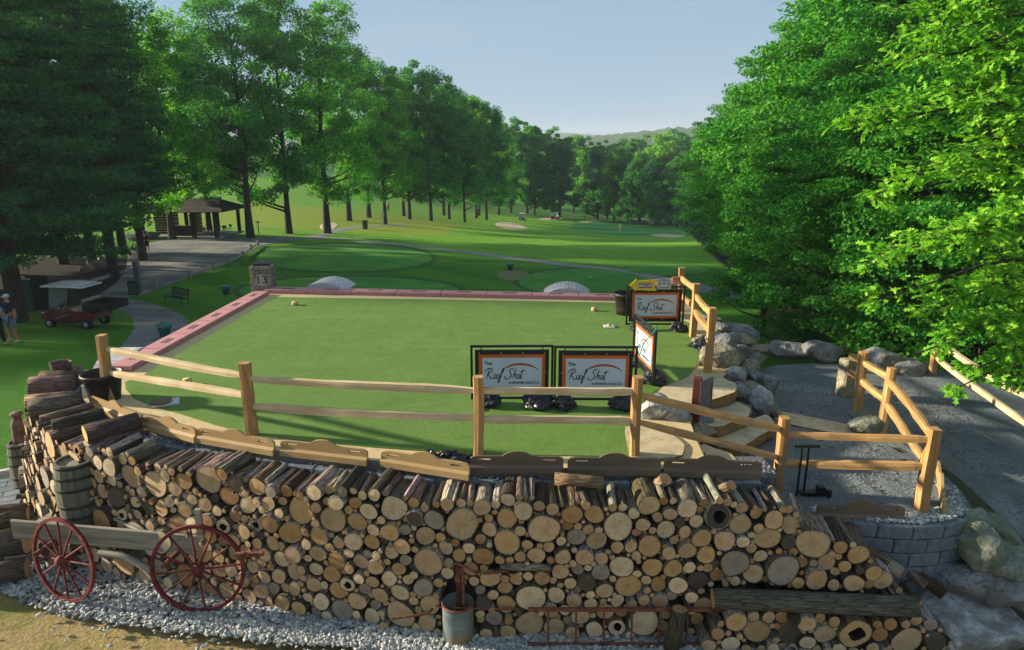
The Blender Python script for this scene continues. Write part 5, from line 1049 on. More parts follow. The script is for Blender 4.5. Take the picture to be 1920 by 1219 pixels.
MT['rust_dull'] = M('brown_rusted_tin', '#5f4a40', '#463530', 9, .85, .3, c3='#7b6355'); milk_can(Mw @ Vector((1.12, .35, .675)), .78, "rusty milk can standing against the stack at the wagon's end", MT['rust_dull']); milk_can(Vector((-8.66, 11.15, -1.02)), .80, "rusty brown milk can on the weathered barrel by the far rounded end of the stack", MT['rust_dull'])
MB().lathe([(0, 0), (.13, 0), (.17, .33), (.18, .35), (.165, .34), (.12, .03), (0, .03)], n=20).build("bucket", MT['rust_dull'], loc=Vector((-8.15, 11.75, -.10)), label="rusty bucket with a white inside standing on the far end of the stack", cat="bucket")
MT['pole'] = M('pale_pole', '#a59c8c', '#837a69', 4, .85, .3, 'Object'); MB().tube([A(110, 937, -1.05), A(190, 962, -1.08), A(266, 997, -1.15)], .022, 7).build("pole", MT['pole'], label="pale bent pole lying across the wagon bed", cat="pole")
MB().tube([A(98, 968, -1.3), A(112, 925, -.95), A(127, 892, -.62)], .016, 6).build("pole", M('dark_pole', '#4a463c', '#37332b', 5, .9, .3), label="dark thin pole leaning on the stack beside the barrel", cat="pole")
MB().tube([A(115, 950, -1.3), A(135, 908, -.9)], .012, 6).build("pole", MT['pole'], label="short pale stick leaning beside the barrel", cat="pole")
# pump, tank, pipe, ladder
t = empty("hand_pump", (-.66, 7.50, -1.99), 0, "rusty hand pump with a long curved handle standing in the metal tank", "pump"); MB().lathe([(0, .1), (.045, .1), (.045, .7), (.07, .72), (.07, .78), (.05, .8), (.05, .98), (.0, 1.0)], n=14).build("barrel_tube", MT['rust'], t)
MB().tube(catmull([(-.08, -.02, .90), (-.05, -.06, 1.0), (.05, -.12, 1.01), (.16, -.17, .97), (.34, -.18, .945), (.52, -.18, .965), (.60, -.18, .97), (.63, -.18, .93)], 5), [.024] * 36 if False else .02, 7).build("handle", MT['rust'], t); MB().tube([(.03, -.12, .98), (.06, -.13, .9), (.05, -.10, .45)], .018, 6).build("spout_rod", MT['rust'], t)
MT['galv'] = M('galvanised_tank', '#6f8288', '#566a72', 3, .55, .1, 'Object', (1, 1, 6), metal=.35, c3='#82969a', big=(2.5, '#8a7a5c')); t = empty("metal_tank", (-.68, 7.40, -2.03), 0, "round galvanised metal tank with a rusty rim on the gravel", "tank")
MB().lathe([(0, .01), (.19, 0), (.195, .02), (.195, .5), (.2, .51), (.2, .525), (.188, .52), (.185, .05), (0, .04)], n=32).build("tank_body", MT['galv'], t); MB().lathe([(.2, .495), (.205, .51), (.2, .53), (.193, .53)], n=32).build("rim", MT['rust'], t)
MB().tube(catmull([A(735, 1160, -1.75), A(800, 1150, -1.7), A(815, 1135, -1.62), A(835, 1130, -1.6) + Vector((0, -.1, 0)), A(900, 1131, -1.6) + Vector((0, -.1, 0)), A(965, 1134, -1.6) + Vector((0, -.08, 0)), A(985, 1134, -1.6)], 4), .016, 7).build("iron_pipe", MT['rust'], label="bent rusty iron pipe laid across the front of the metal tank", cat="pipe")
t = empty("iron_ladder", (1.45, 7.22, -2.03), R(0), "rusty iron ladder lying on its side against the foot of the stack", "ladder"); y0, y1 = -.02, .16
MB().box((0, .06, .50), (2.5, .035, .045)).build("side_rail", MT['rust'], t); MB().box((0, .0, .04), (2.5, .035, .045)).build("side_rail", MT['rust'], t)
for k in range(7): MB().tube([(-1.0 + k * .345, .0, .05), (-1.0 + k * .345, .06, .49)], .013, 6).build("rung", MT['rust'], t)
MB().box((-3.32, 7.62, -.98), (.36, .05, .05), Matrix.Rotation(-.05, 3, 'Y')).box((-3.4, 7.60, -.98), (.05, .06, .075)).build("iron_bar", MT['rust'], label="rusty iron bar jutting from the stack beside the red wheel", cat="iron bar"); MB().box((-4.12, 8.05, -.80), (.08, .06, .42)).build("wooden_stake", MT['grey_wood'], label="short grey stake standing against the stack beside the milk can", cat="stake")
# logs and planked walk at the left edge
for (x, y, z, ax, r, L, lab) in ((-7.15, 8.95, -1.62, (.9, .25, .05), .20, 1.5, "thick rough log lying outside the wagon with its cut end showing"), (-7.55, 9.6, -1.55, (.9, .3, .1), .13, 1.6, "smooth grey log above the thick log beyond the wagon"), (-6.95, 8.6, -1.83, (.85, .35, .0), .15, .9, "short log under the wagon's outer end with a pale slanting cut"), (-7.6, 10.0, -1.75, (.95, .2, .0), .16, 1.4, "dark log lying on the ground outside the stack"), (-6.75, 8.95, -1.86, (.7, -.5, .0), .14, .7, "short dark log beneath the wagon bed")):
    put_log((x, y, z), ax, r, L, lab, None, bc='#6a6154')
MT['walk'] = M('bluish_walk_boards', '#7d8788', '#626c6e', 5, .9, .3, rnd=.1); t = empty("board_walk", (-9.3, 10.6, -1.86), R(28), "grey blue planked walk with a pale edge beam beyond the stack's end", "walkway")
for r_ in range(7):
    for c in range(5): MB().box((-1.2 + c * .42 + (.2 if r_ % 2 else 0), -.75 + r_ * .215, 0), (.41, .205, .05), bev=.006).build("board", MT['walk'], t)
MB().box((-.2, .82, .05), (2.9, .10, .12)).build("edge_beam", MT['plank_pale'], t); MB().box((-.4, 0, -.14), (2.3, 1.6, .18)).build("base", MT['grey_wood'], t)
# ---------------------------------------------------------------- golf carts
MT['cart_red'] = M('dark_red_cart_paint', '#680e1c', '#560a16', 2, .3, 0, spec=.5); MT['cart_white'] = M('white_cart_paint', '#b9b9b6', '#a9a9a6', 2, .35, 0); MT['cart_black'] = M('cart_black_trim', '#1b1b1f', '#121215', 4, .5, .05); MT['seat'] = M('beige_vinyl', '#a3917a', '#8e7d68', 6, .6, .1); MT['tyre'] = M('tyre_rubber', '#15181a', '#0e1012', 9, .85, .2); MT['rim'] = M('silver_rim', '#a8abae', '#8a8d90', 4, .4, .05, metal=.5); MT['roof'] = M('cart_roof_white', '#dcdcd2', '#d0d0c6', 2, .5, .02)
def lens(mat_glass=None):
    m, t_, b = newmat('clear_screen'); b.inputs["Base Color"].default_value = (.6, .68, .7, 1); b.inputs["Roughness"].default_value = .1; b.inputs["Alpha"].default_value = .25; return m
MT['screen'] = lens()
def golf_cart(loc, rz, body, label, cargo=True, group=None):
    """front towards local -x"""
    t = empty("golf_cart", loc, rz, label, "golf cart", group)
    side = [(-1.22, .42), (-1.18, .62), (-.98, .70), (-.72, .74), (-.66, .46), (-.60, .34), (.05, .32), (.10, .44), (.12, .66), (.35, .76), (.85, .78), (1.16, .70), (1.20, .46), (.95, .40), (-.9, .34)]
    m = MB(); m.extr(side, Matrix.Identity(4), 1.12); m.build("body", MT[body], t)
    MB().box((-.30, 0, .31), (1.2, 1.08, .06)).build("floor", MT['cart_black'], t)
    MB().box((.38, 0, .82), (.50, 1.02, .13), bev=.04).build("seat", MT['seat'], t); MB().box((.66, 0, 1.05), (.13, 1.02, .42), Matrix.Rotation(.2, 3, 'Y'), bev=.05).build("backrest", MT['seat'], t)
    rf = MB(); V = []
    for i in range(9):
        for j in range(7):
            x = -1 + i * .25; y = -1 + j / 3; V.append((x * .92 - .08, y * .62 * (1 - .06 * x * x), 1.80 + .07 * (1 - x * x) * (1 - .6 * y * y)))
    rf.add(V, [(i * 7 + j, (i + 1) * 7 + j, (i + 1) * 7 + j + 1, i * 7 + j + 1) for i in range(8) for j in range(6)], 0, True); k = len(V); rf.add([(x, y, z - .06) for x, y, z in V], [(i * 7 + j, i * 7 + j + 1, (i + 1) * 7 + j + 1, (i + 1) * 7 + j) for i in range(8) for j in range(6)])
    ed = [i * 7 for i in range(9)] + [56 + j for j in range(1, 7)] + [i * 7 + 6 for i in range(7, -1, -1)] + [j for j in range(5, 0, -1)]
    for a_, b_ in zip(ed, ed[1:] + ed[:1]): rf.f.append((a_, b_, k + b_, k + a_)); rf.m.append(0); rf.sm.append(False)
    rf.build("roof", MT['roof'], t)
    for y in (-.52, .52):
        MB().tube([(-.86, y, .72), (-.70, y, 1.78)], .022, 6).build("strut", MT['cart_black'], t); MB().tube([(.72, y, .76), (.62, y, 1.78)], .022, 6).build("strut", MT['cart_black'], t)
    MB().box((-.79, 0, 1.28), (.01, 1.0, .94), Matrix.Rotation(.15, 3, 'Y')).build("windscreen", MT['screen'], t)
    MB().tube([(-.62, -.26, .62), (-.42, -.26, .98)], .02, 6).lathe([(.17, -.012), (.19, 0), (.17, .012), (.155, 0), (.17, -.012)], (-.40, -.26, 1.0), 18, M=Matrix.Rotation(-.6, 4, 'Y')).build("steering_wheel", MT['cart_black'], t)
    for y in (-.40, .40): MB().lathe([(0, 0), (.07, 0), (.08, .03), (0, .06)], (-1.19, y, .60), 12, M=Matrix.Rotation(-math.pi / 2, 4, 'Y')).build("headlight", MT['roof'], t)
    for x in (-.88, .78):
        for y in (-.50, .50):
            w = MB().lathe([(.10, -.09), (.20, -.10), (.235, -.06), (.235, .06), (.20, .10), (.10, .09)], (x, y, .235), 22, M=Matrix.Rotation(math.pi / 2, 4, 'X')); o = w.build("wheel", MT['tyre'], t)
            MB().lathe([(0, -.095), (.05, -.105), (.12, -.085), (.13, -.07), (.13, .07), (.12, .085), (.05, .105), (0, .095)], (x, y, .235), 14, M=Matrix.Rotation(math.pi / 2, 4, 'X')).build("rim", MT['rim'], o)
    if cargo:
        m = MB(); b0, b1 = .82, 1.92
        m.box(((b0 + b1) / 2, 0, .86), (b1 - b0, 1.16, .04))
        for y in (-.58, .58): m.box(((b0 + b1) / 2, y, 1.0), (b1 - b0, .04, .30))
        for x in (b0, b1): m.box((x, 0, 1.0), (.04, 1.12, .297))
        m.build("cargo_bed", MT['cart_black'], t)
    else: MB().box((1.05, 0, .95), (.30, .9, .5), bev=.05).build("bag_rack", MT['cart_black'], t)
    return t
p_ = G(150, 612); golf_cart(p_, R(-8), 'cart_red', "red utility golf cart with a white roof and black cargo bed on the lawn")
golf_cart(G(979, 414), R(100), 'cart_black', "dark golf cart parked beside the bunker under the far trees", False); golf_cart(G(1040, 412), R(-160), 'cart_red', "far golf cart with red and white bags on the fairway edge", False)
# ---------------------------------------------------------------- people
MT['skin'] = M('skin', '#b07a5c', '#a26d50', 6, .6, 0)
def cloth_mat(name, c): return M(name, c, None, 8, .85, .1)
def skin_obj(name, nodes, edges, mat, parent, root=0, sub=1):
    me = bpy.data.meshes.new(name); me.from_pydata([n[0] for n in nodes], edges, []); o = link(name, me, parent); me.materials.append(mat)
    md = o.modifiers.new("Skin", 'SKIN'); md.use_smooth_shade = True
    sv = me.skin_vertices[0].data if me.skin_vertices else None
    if sv is None:
        bpy.context.view_layer.objects.active = o; bpy.ops.mesh.customdata_skin_add(); sv = me.skin_vertices[0].data
    for i, n in enumerate(nodes): r_ = n[1]; sv[i].radius = r_ if hasattr(r_, '__len__') else (r_, r_)
    sv[root].use_root = True; s = o.modifiers.new("Sub", 'SUBSURF'); s.levels = sub; s.render_levels = sub; return o
def person(loc, rz, h, shirt, legs, label, shorts=True, cap=None, stance=.16, armL=(.30, .02, .82), armR=(-.30, .02, .82), elbL=(.27, .03, 1.12), elbR=(-.27, .03, 1.12), lean=0.0, hair='#2a2019', held=None):
    """faces local -y; coordinates for a 1.75 m figure"""
    t = empty("person", loc, rz, label, "person"); k = h / 1.75; t.scale = (k, k, k)
    J = {'pel': (0, 0, .95), 'spi': (0, -lean * .3, 1.15), 'che': (0, -lean * .7, 1.36), 'nec': (0, -lean, 1.50), 'hea': (0, -lean - .01, 1.60), 'top': (0, -lean, 1.70), 'shL': (.19, -lean * .8, 1.42), 'shR': (-.19, -lean * .8, 1.42), 'elL': elbL, 'elR': elbR, 'haL': armL, 'haR': armR,
         'hiL': (.10, 0, .90), 'hiR': (-.10, 0, .90), 'knL': (.10 + stance * .35, -.03, .50), 'knR': (-.10 - stance * .35, -.03, .50), 'anL': (.09 + stance * .6, .02, .09), 'anR': (-.09 - stance * .6, .02, .09), 'toL': (.10 + stance * .75, -.15, .04), 'toR': (-.10 - stance * .75, -.15, .04)}
    rad = {'pel': (.15, .11), 'spi': (.14, .10), 'che': (.17, .11), 'nec': .055, 'hea': (.078, .098), 'top': (.06, .075), 'shL': .066, 'shR': .066, 'elL': .044, 'elR': .044, 'haL': .034, 'haR': .034, 'hiL': .095, 'hiR': .095, 'knL': .058, 'knR': .058, 'anL': .040, 'anR': .040, 'toL': (.04, .03), 'toR': (.04, .03)}
    E_ = [('pel', 'spi'), ('spi', 'che'), ('che', 'nec'), ('nec', 'hea'), ('hea', 'top'), ('che', 'shL'), ('che', 'shR'), ('shL', 'elL'), ('shR', 'elR'), ('elL', 'haL'), ('elR', 'haR'), ('pel', 'hiL'), ('pel', 'hiR'), ('hiL', 'knL'), ('hiR', 'knR'), ('knL', 'anL'), ('knR', 'anR'), ('anL', 'toL'), ('anR', 'toR')]
    def mk(name, keys, grow, mat, cut=None):
        nodes = []; idx = {}
        for q in keys:
            c = Vector(J[q]); 
            if cut and q in cut: o, f = cut[q]; c = Vector(J[o]).lerp(c, f)
            r_ = rad[q]; idx[q] = len(nodes); r_ = tuple(x + grow for x in r_) if hasattr(r_, '__len__') else (r_ + grow, r_ + grow); nodes.append((tuple(c), r_))
        return skin_obj(name, nodes, [(idx[a_], idx[b_]) for a_, b_ in E_ if a_ in idx and b_ in idx], mat, t)
    mk("body", list(J), 0, MT['skin']); mk("shirt", ['pel', 'spi', 'che', 'shL', 'shR', 'elL', 'elR'], .022, cloth_mat("shirt_cloth", shirt), {'elL': ('shL', .75), 'elR': ('shR', .75)})
    lg = ['pel', 'hiL', 'hiR', 'knL', 'knR'] + ([] if shorts else ['anL', 'anR']); mk("shorts" if shorts else "trousers", lg, .028, cloth_mat("leg_cloth", legs)); sm_ = cloth_mat("shoe", '#c9c9c9' if shorts else '#151515')
    for s in 'LR':
        a_, b_ = Vector(J['an' + s]), Vector(J['to' + s]); skin_obj("shoe", [((a_.x, a_.y + .05, .05), (.045, .045)), ((b_.x, b_.y, .045), (.05, .04))], [(0, 1)], sm_, t)
        hp = Vector(J['ha' + s])
        for f in range(5):
            q = hp + Vector(((f - 2) * .014, -.01 if f else -.03, -.03)); skin_obj("finger", [(tuple(hp + Vector(((f - 2) * .012, 0, -.01))), (.011, .011)), (tuple(q), (.009, .009)), (tuple(q + Vector((0, -.015, -.035 if f else -.02))), (.007, .007))], [(0, 1), (1, 2)], MT['skin'], t, sub=0)
    hd = Vector(J['hea']); V, F = ICO3; P = V[:, :] * (.088, .102, .085) + np.array(hd + Vector((0, .012, .055))); keep = [f for f in F if P[f][:, 2].mean() > hd.z + .03 or P[f][:, 1].mean() > hd.y + .055]
    m = MB(); m.add([tuple(q) for q in P], [tuple(f) for f in keep], 0, True); m.build("cap" if cap else "hair", cloth_mat("head_cover", cap or hair), t)
    if cap: MB().box((hd.x, hd.y - .13, hd.z + .055), (.13, .11, .012), Matrix.Rotation(-.15, 3, 'X')).build("cap_peak", cloth_mat("cap_peak", cap), t)
    m = MB(); m.box((0, hd.y - .105, hd.z - .01), (.022, .03, .035)); m.build("nose", MT['skin'], t)
    m = MB().box((-.033, hd.y - .092, hd.z + .018), (.02, .012, .010)).box((.033, hd.y - .092, hd.z + .018), (.02, .012, .010)); m.build("eyes", cloth_mat("eye_dark", '#1a1410'), t)
    MB().box((0, hd.y - .088, hd.z - .052), (.045, .012, .010)).build("mouth", cloth_mat("mouth_red", '#7d4438'), t)
    return t
person(G(27, 641), R(-20), 1.80, '#11152a', '#6f7d96', "man in navy shirt, grey shorts and white cap standing on the lawn", True, '#c9ccd0', armL=(.33, -.06, .86), elbL=(.29, .02, 1.12))
person(G(-2, 648), R(35), 1.72, '#8fa4c4', '#0c0d10', "person in pale blue shirt and black trousers standing beside the man in shorts", False, None, armL=(.05, -.22, 1.08), elbL=(.26, -.06, 1.14))
person(G(277, 473), R(150), 1.75, '#10131a', '#0d0f14', "person in dark shirt and dark shorts walking on the driveway", True, None)
person(G(1163, 436), R(170), 1.75, '#b8d820', '#9aa0a4', "golfer in lime yellow shirt standing on the fairway", True, None, lean=.08); person(G(1095, 415), R(60), 1.75, '#15161c', '#101114', "golfer in black near the far bunker", False, None); person(G(1074, 419), R(-60), 1.75, '#b9b9b9', '#8d8d8d', "golfer in white beside the far bunker", True, '#d0d0d0'); person(G(1170, 411), R(0), 1.75, '#c9c9c6', '#a9a9a6', "golfer in white at the back of the putting green", True, None); person(G(728, 397), R(30), 1.75, '#c7cbd0', '#15171c', "golfer in white top and black trousers on the meadow behind the tree row", False, None)
# ---------------------------------------------------------------- lawn furniture
MT['dkgreen'] = M('dark_green_metal', '#1d2d26', '#15211c', 6, .5, .05); MT['teal'] = M('teal_plastic', '#2c6f6c', '#23605d', 4, .5, .05)
t = empty("bench", G(332, 572), R(-30), "dark green slatted metal bench on the lawn beside the gravel path", "bench")
for k in range(4): MB().box((0, -.18 + k * .12, .44), (1.5, .085, .03)).build("seat_slat", MT['dkgreen'], t)
for k in range(4): MB().box((0, .26 + k * .03, .56 + k * .10), (1.5, .025, .07)).build("back_slat", MT['dkgreen'], t)
for x in (-.68, .68):
    MB().tube([(x, -.22, 0), (x, -.18, .43)], .022, 6).build("leg", MT['dkgreen'], t); MB().tube([(x, .24, 0), (x, .22, .43), (x, .36, .92)], .022, 6).build("leg", MT['dkgreen'], t); MB().tube([(x, -.22, .62), (x, .26, .62)], .02, 6).tube([(x, -.2, .43), (x, -.22, .62)], .018, 6).build("armrest", MT['dkgreen'], t)
def tub(u, v, label):
    t = empty("waste_tub", G(u, v), 0, label, "tub"); MB().lathe([(0, .0), (.16, 0), (.24, .38), (.25, .40), (.22, .40)], n=18).build("tub_body", MT['teal'], t); MB().lathe([(.28, .40), (.28, .50), (.24, .54), (.10, .55), (0, .54)], n=18).build("lid", MT['teal'], t)
tub(310, 632, "teal tub beside the pink side kerb"); tub(425, 552, "teal tub on the lawn below the stone pillar"); tub(957, 507, "teal tub beside the bare patch near the tee")
gnd_sheet("bare_patch", MT['ground'] if False else M('bare_earth_patch', '#7d7752', '#59602e', 6, .95, .4, 'World'), ell(962, 516, 30, 10), .03)
MT['utility'] = M('grey_green_enclosure', '#5d6f70', '#4d5e60', 5, .7, .1)
t = empty("bollard_post", G(257, 550), 0, "tall grey post standing behind the litter bin by the path", "post"); MB().box((0, .3, .95), (.32, .32, 1.9), bev=.03).build("shaft", MT['utility'], t)
t = empty("litter_bin", G(254, 552), R(10), "dark square litter bin at the edge of the lawn", "bin"); MB().box((0, -.1, .42), (.52, .5, .84), bev=.03).build("bin_body", MT['dkgreen'], t); MB().box((0, -.36, .40), (.40, .03, .6)).build("door", M('bin_panel', '#4a5552', '#3b4643', 6, .6, .1), t)
t = empty("notice_board", G(52, 588), R(8), "tall green board with a white frame behind the golfers", "board"); MB().box((0, 0, .85), (.62, .05, 1.5)).build("board_face", M('deep_teal_board', '#1d4a48', '#173d3b', 4, .7, .05), t); m = MB(); m.box((-.35, 0, .85), (.05, .06, 1.7)).box((0, 0, 1.64), (.74, .06, .05)).build("frame", MT['white'], t)
t = empty("notice_board", G(77, 585), R(5), "tall black board standing behind the red cart's nose", "board"); MB().box((0, .1, .9), (1.0, .07, 1.65)).build("board_face", MT['blackmetal'], t); MB().box((-.4, .1, .45), (.07, .07, .9)).box((.4, .1, .45), (.07, .07, .9)).build("leg_pair", MT['blackmetal'], t)
# low rail fence along the driveway
t = empty("low_rail_fence", G(400, 505), 0, "low fence of stubby posts and log rails along the driveway's edge", "fence"); lp = [G(*q) for q in ((293, 540), (356, 522), (401, 506), (430, 497), (456, 484), (471, 470), (484, 461))]
for i, q in enumerate(lp): o = MB().tube([q + Vector((0, 0, -.1)), q + Vector((0, 0, .55 if i else .62))], .11, 8).build("post", MT['grey_wood']); rel(o, t)
for a_, b_ in zip(lp[1:], lp[2:]): o = MB().tube([a_ + Vector((0, 0, .28)), (a_ + b_) / 2 + Vector((0, 0, .24)), b_ + Vector((0, 0, .28))], .07, 7).build("rail", MT['grey_wood']); rel(o, t)
# stone heap and edging stones by the pines
for k, (u, v, s) in enumerate(((178, 505, .9), (196, 508, 1.1), (168, 512, .8), (188, 498, .9), (206, 500, .8), (160, 508, .6))): boulder(G(u, v), s, s * .9, s * .7, 400 + k, 'rock_tan', "rough stone heaped beneath the pines beside the driveway"); 
for o in list(COL.objects):
    if o.get("label") == "rough stone heaped beneath the pines beside the driveway": o["group"] = "stones heaped beneath the pines"
for k in range(9): o = boulder(G(176 + k * 7, 530 - k * 2.2), .35, .3, .25, 420 + k, 'rock_pale', "pale edging stone in the row along the driveway under the pines"); o["group"] = "edging stones under the pines"
for k, (u, v, s) in enumerate(((262, 447, 1.0), (276, 449, .8), (250, 452, .9), (286, 446, .8))): o = boulder(G(u, v), s * 1.6, s, s * .8, 440 + k, 'rock', "grey rock bordering the lot beside the pavilion wall"); o["group"] = "rocks beside the pavilion"
# ---------------------------------------------------------------- pavilion
MT['shingle'] = M('dark_cedar_shingles', '#4a4440', '#332f2c', 6, .9, .4, rnd=.2); MT['logpost'] = M('dark_log_post', '#3b2e24', '#281f18', 5, .9, .4); MT['conc'] = M('pale_concrete', '#8d8980', '#77736b', 5, .9, .1)
pb = G(336, 447); pv = empty("pavilion", pb, R(-3), "open log pavilion with a dark flared hip roof at the end of the driveway", "pavilion"); W, D = 8.6, 6.0; ez, rz_ = 2.75, 3.85
MB().box((0, D / 2, .02), (W, D, .16)).build("floor_slab", MT['conc'], pv)
for x, y in ((-4.0, .3), (-1.1, .3), (1.5, .3), (3.9, .3), (3.9, D - .3), (1.5, D - .3), (-1.1, D - .3), (-4.0, D - .3), (-.3, 2.4)): MB().tube([(x, y, .1), (x, y, ez + .1)], .24 if y < 1 else .2, 9).build("post", MT['logpost'], pv)
MB().box((0, .3, ez), (W, .2, .25)).build("beam", MT['logpost'], pv); MB().box((0, D - .3, ez), (W, .2, .25)).build("beam", MT['logpost'], pv)
for k in range(9): MB().tube([(-3.9, 2.6, .25 + k * .27), (-1.3, 2.6, .25 + k * .27)], .13, 7).build("wall_log", MT['logpost'], pv)
for k in range(8): MB().tube([(.1, D - 1.2, .25 + k * .27), (.1, 2.4, .25 + k * .27)], .13, 7).build("wall_log", MT['logpost'], pv)
MB().box((-.5, 1.6, .6), (1.8, .6, 1.1)).build("counter", MT['logpost'], pv)
rf = empty("roof", (0, 0, 0)); rf.parent = pv; ov = .9
def roof_rows(a0, a1, b0, b1, rows, cols):
    """courses of shingles between an eave edge a0-a1 and a ridge edge b0-b1, flared towards the eave"""
    for r_ in range(rows):
        f0, f1 = r_ / rows, (r_ + 1.12) / rows; g = lambda f: f ** 1.25
        for c in range(cols):
            s0, s1 = c / cols, (c + .97) / cols; V = []
            for f, dz in ((f0, .05), (f1, .02)):
                e0, e1 = Vector(a0).lerp(Vector(b0), f), Vector(a1).lerp(Vector(b1), f); e0.z = a0[2] + (b0[2] - a0[2]) * g(f); e1.z = a1[2] + (b1[2] - a1[2]) * g(f)
                V += [e0.lerp(e1, s0) + Vector((0, 0, dz)), e0.lerp(e1, s1) + Vector((0, 0, dz))]
            V += [v - Vector((0, 0, .04)) for v in V]; m = MB(); m.add(V, [(0, 1, 3, 2), (4, 6, 7, 5), (0, 4, 5, 1), (2, 3, 7, 6), (0, 2, 6, 4), (1, 5, 7, 3)]); m.build("shingle", MT['shingle'], rf)
x0, x1, y0, y1 = -W / 2 - ov, W / 2 + ov, -ov, D + ov; r0, r1 = -3.0, 3.3
roof_rows((x0, y0, ez), (x1, y0, ez), (r0, D / 2, rz_), (r1, D / 2, rz_), 7, 12); roof_rows((x1, y0, ez), (x1, y1, ez), (r1, D / 2, rz_), (r1, D / 2 + .01, rz_), 7, 5); roof_rows((x1, y1, ez), (x0, y1, ez), (r1, D / 2, rz_), (r0, D / 2, rz_), 5, 6); roof_rows((x0, y1, ez), (x0, y0, ez), (r0, D / 2 + .01, rz_), (r0, D / 2, rz_), 5, 4)
for k, (x, y) in enumerate(((2.5, 2.2), (3.1, 3.9))):
    tb = empty("cafe_table", pv.matrix_world @ Vector((0, 0, 0)) + Vector((x, y, .1)) + pb * 0, 0, "small dark cafe table under the pavilion's open end", "table", "cafe tables under the pavilion"); tb.location = pb + Vector((x, y, .1)); MB().lathe([(0, .70), (.38, .70), (.38, .73), (0, .735)], n=16).build("table_top", MT['cart_black'], tb); MB().tube([(0, 0, 0), (0, 0, .7)], .03, 6).lathe([(0, 0), (.22, 0), (.22, .03), (0, .04)], n=12).build("pedestal", MT['cart_black'], tb)
    for j in range(3):
        a_ = j * 2.1 + k; c = empty("cafe_chair", pb + Vector((x + .68 * math.cos(a_), y + .68 * math.sin(a_), .1)), a_ - math.pi / 2, "black metal cafe chair drawn up to a table under the pavilion", "chair", "cafe chairs under the pavilion"); MB().box((0, 0, .45), (.4, .4, .03)).build("seat", MT['cart_black'], c); MB().box((0, .19, .72), (.4, .025, .32)).build("backrest", MT['cart_black'], c)
        for lx in (-.17, .17):
            for ly in (-.17, .17): MB().tube([(lx, ly, 0), (lx, ly, .45)], .014, 5).build("leg", MT['cart_black'], c)
t = empty("lamp_post", G(485, 437), 0, "short dark post with a flat top beside the pavilion tree", "post"); MB().tube([(0, 0, 0), (0, 0, 1.25)], .06, 7).build("shaft", MT['logpost'], t); MB().box((0, 0, 1.3), (.45, .35, .14)).build("head", MT['conc'], t)
t = empty("utility_box", G(684, 430), 0, "green utility box standing on the grass by the cart path", "box"); MB().box((0, .3, .55), (.62, .6, 1.1), bev=.04).build("cabinet", M('utility_green', '#2a5a3e', '#224b34', 4, .5, .05), t); MB().box((0, .3, 1.13), (.68, .66, .06)).build("lid", MT['dkgreen'], t)
t = empty("marker_sign", G(720, 424), 0, "small white sign on a thin post against the leaning tree trunk", "sign"); MB().tube([(0, 0, 0), (0, 0, 1.7)], .035, 6).build("shaft", MT['conc'], t); MB().box((-.1, -.05, 1.75), (.45, .04, .4)).build("board_face", MT['white'], t)
MT['ball'] = MT['white']
for (u, v) in ((1006, 517), (1107, 525)):
    MB().lathe([(0, 0), (.07, .03), (.09, .08), (.07, .13), (0, .16)], n=10).build("tee_ball_marker", MT['white'], loc=G(u, v, .05), label="small white tee marker ball on the mown tee", cat="tee marker", group="white tee marker balls")
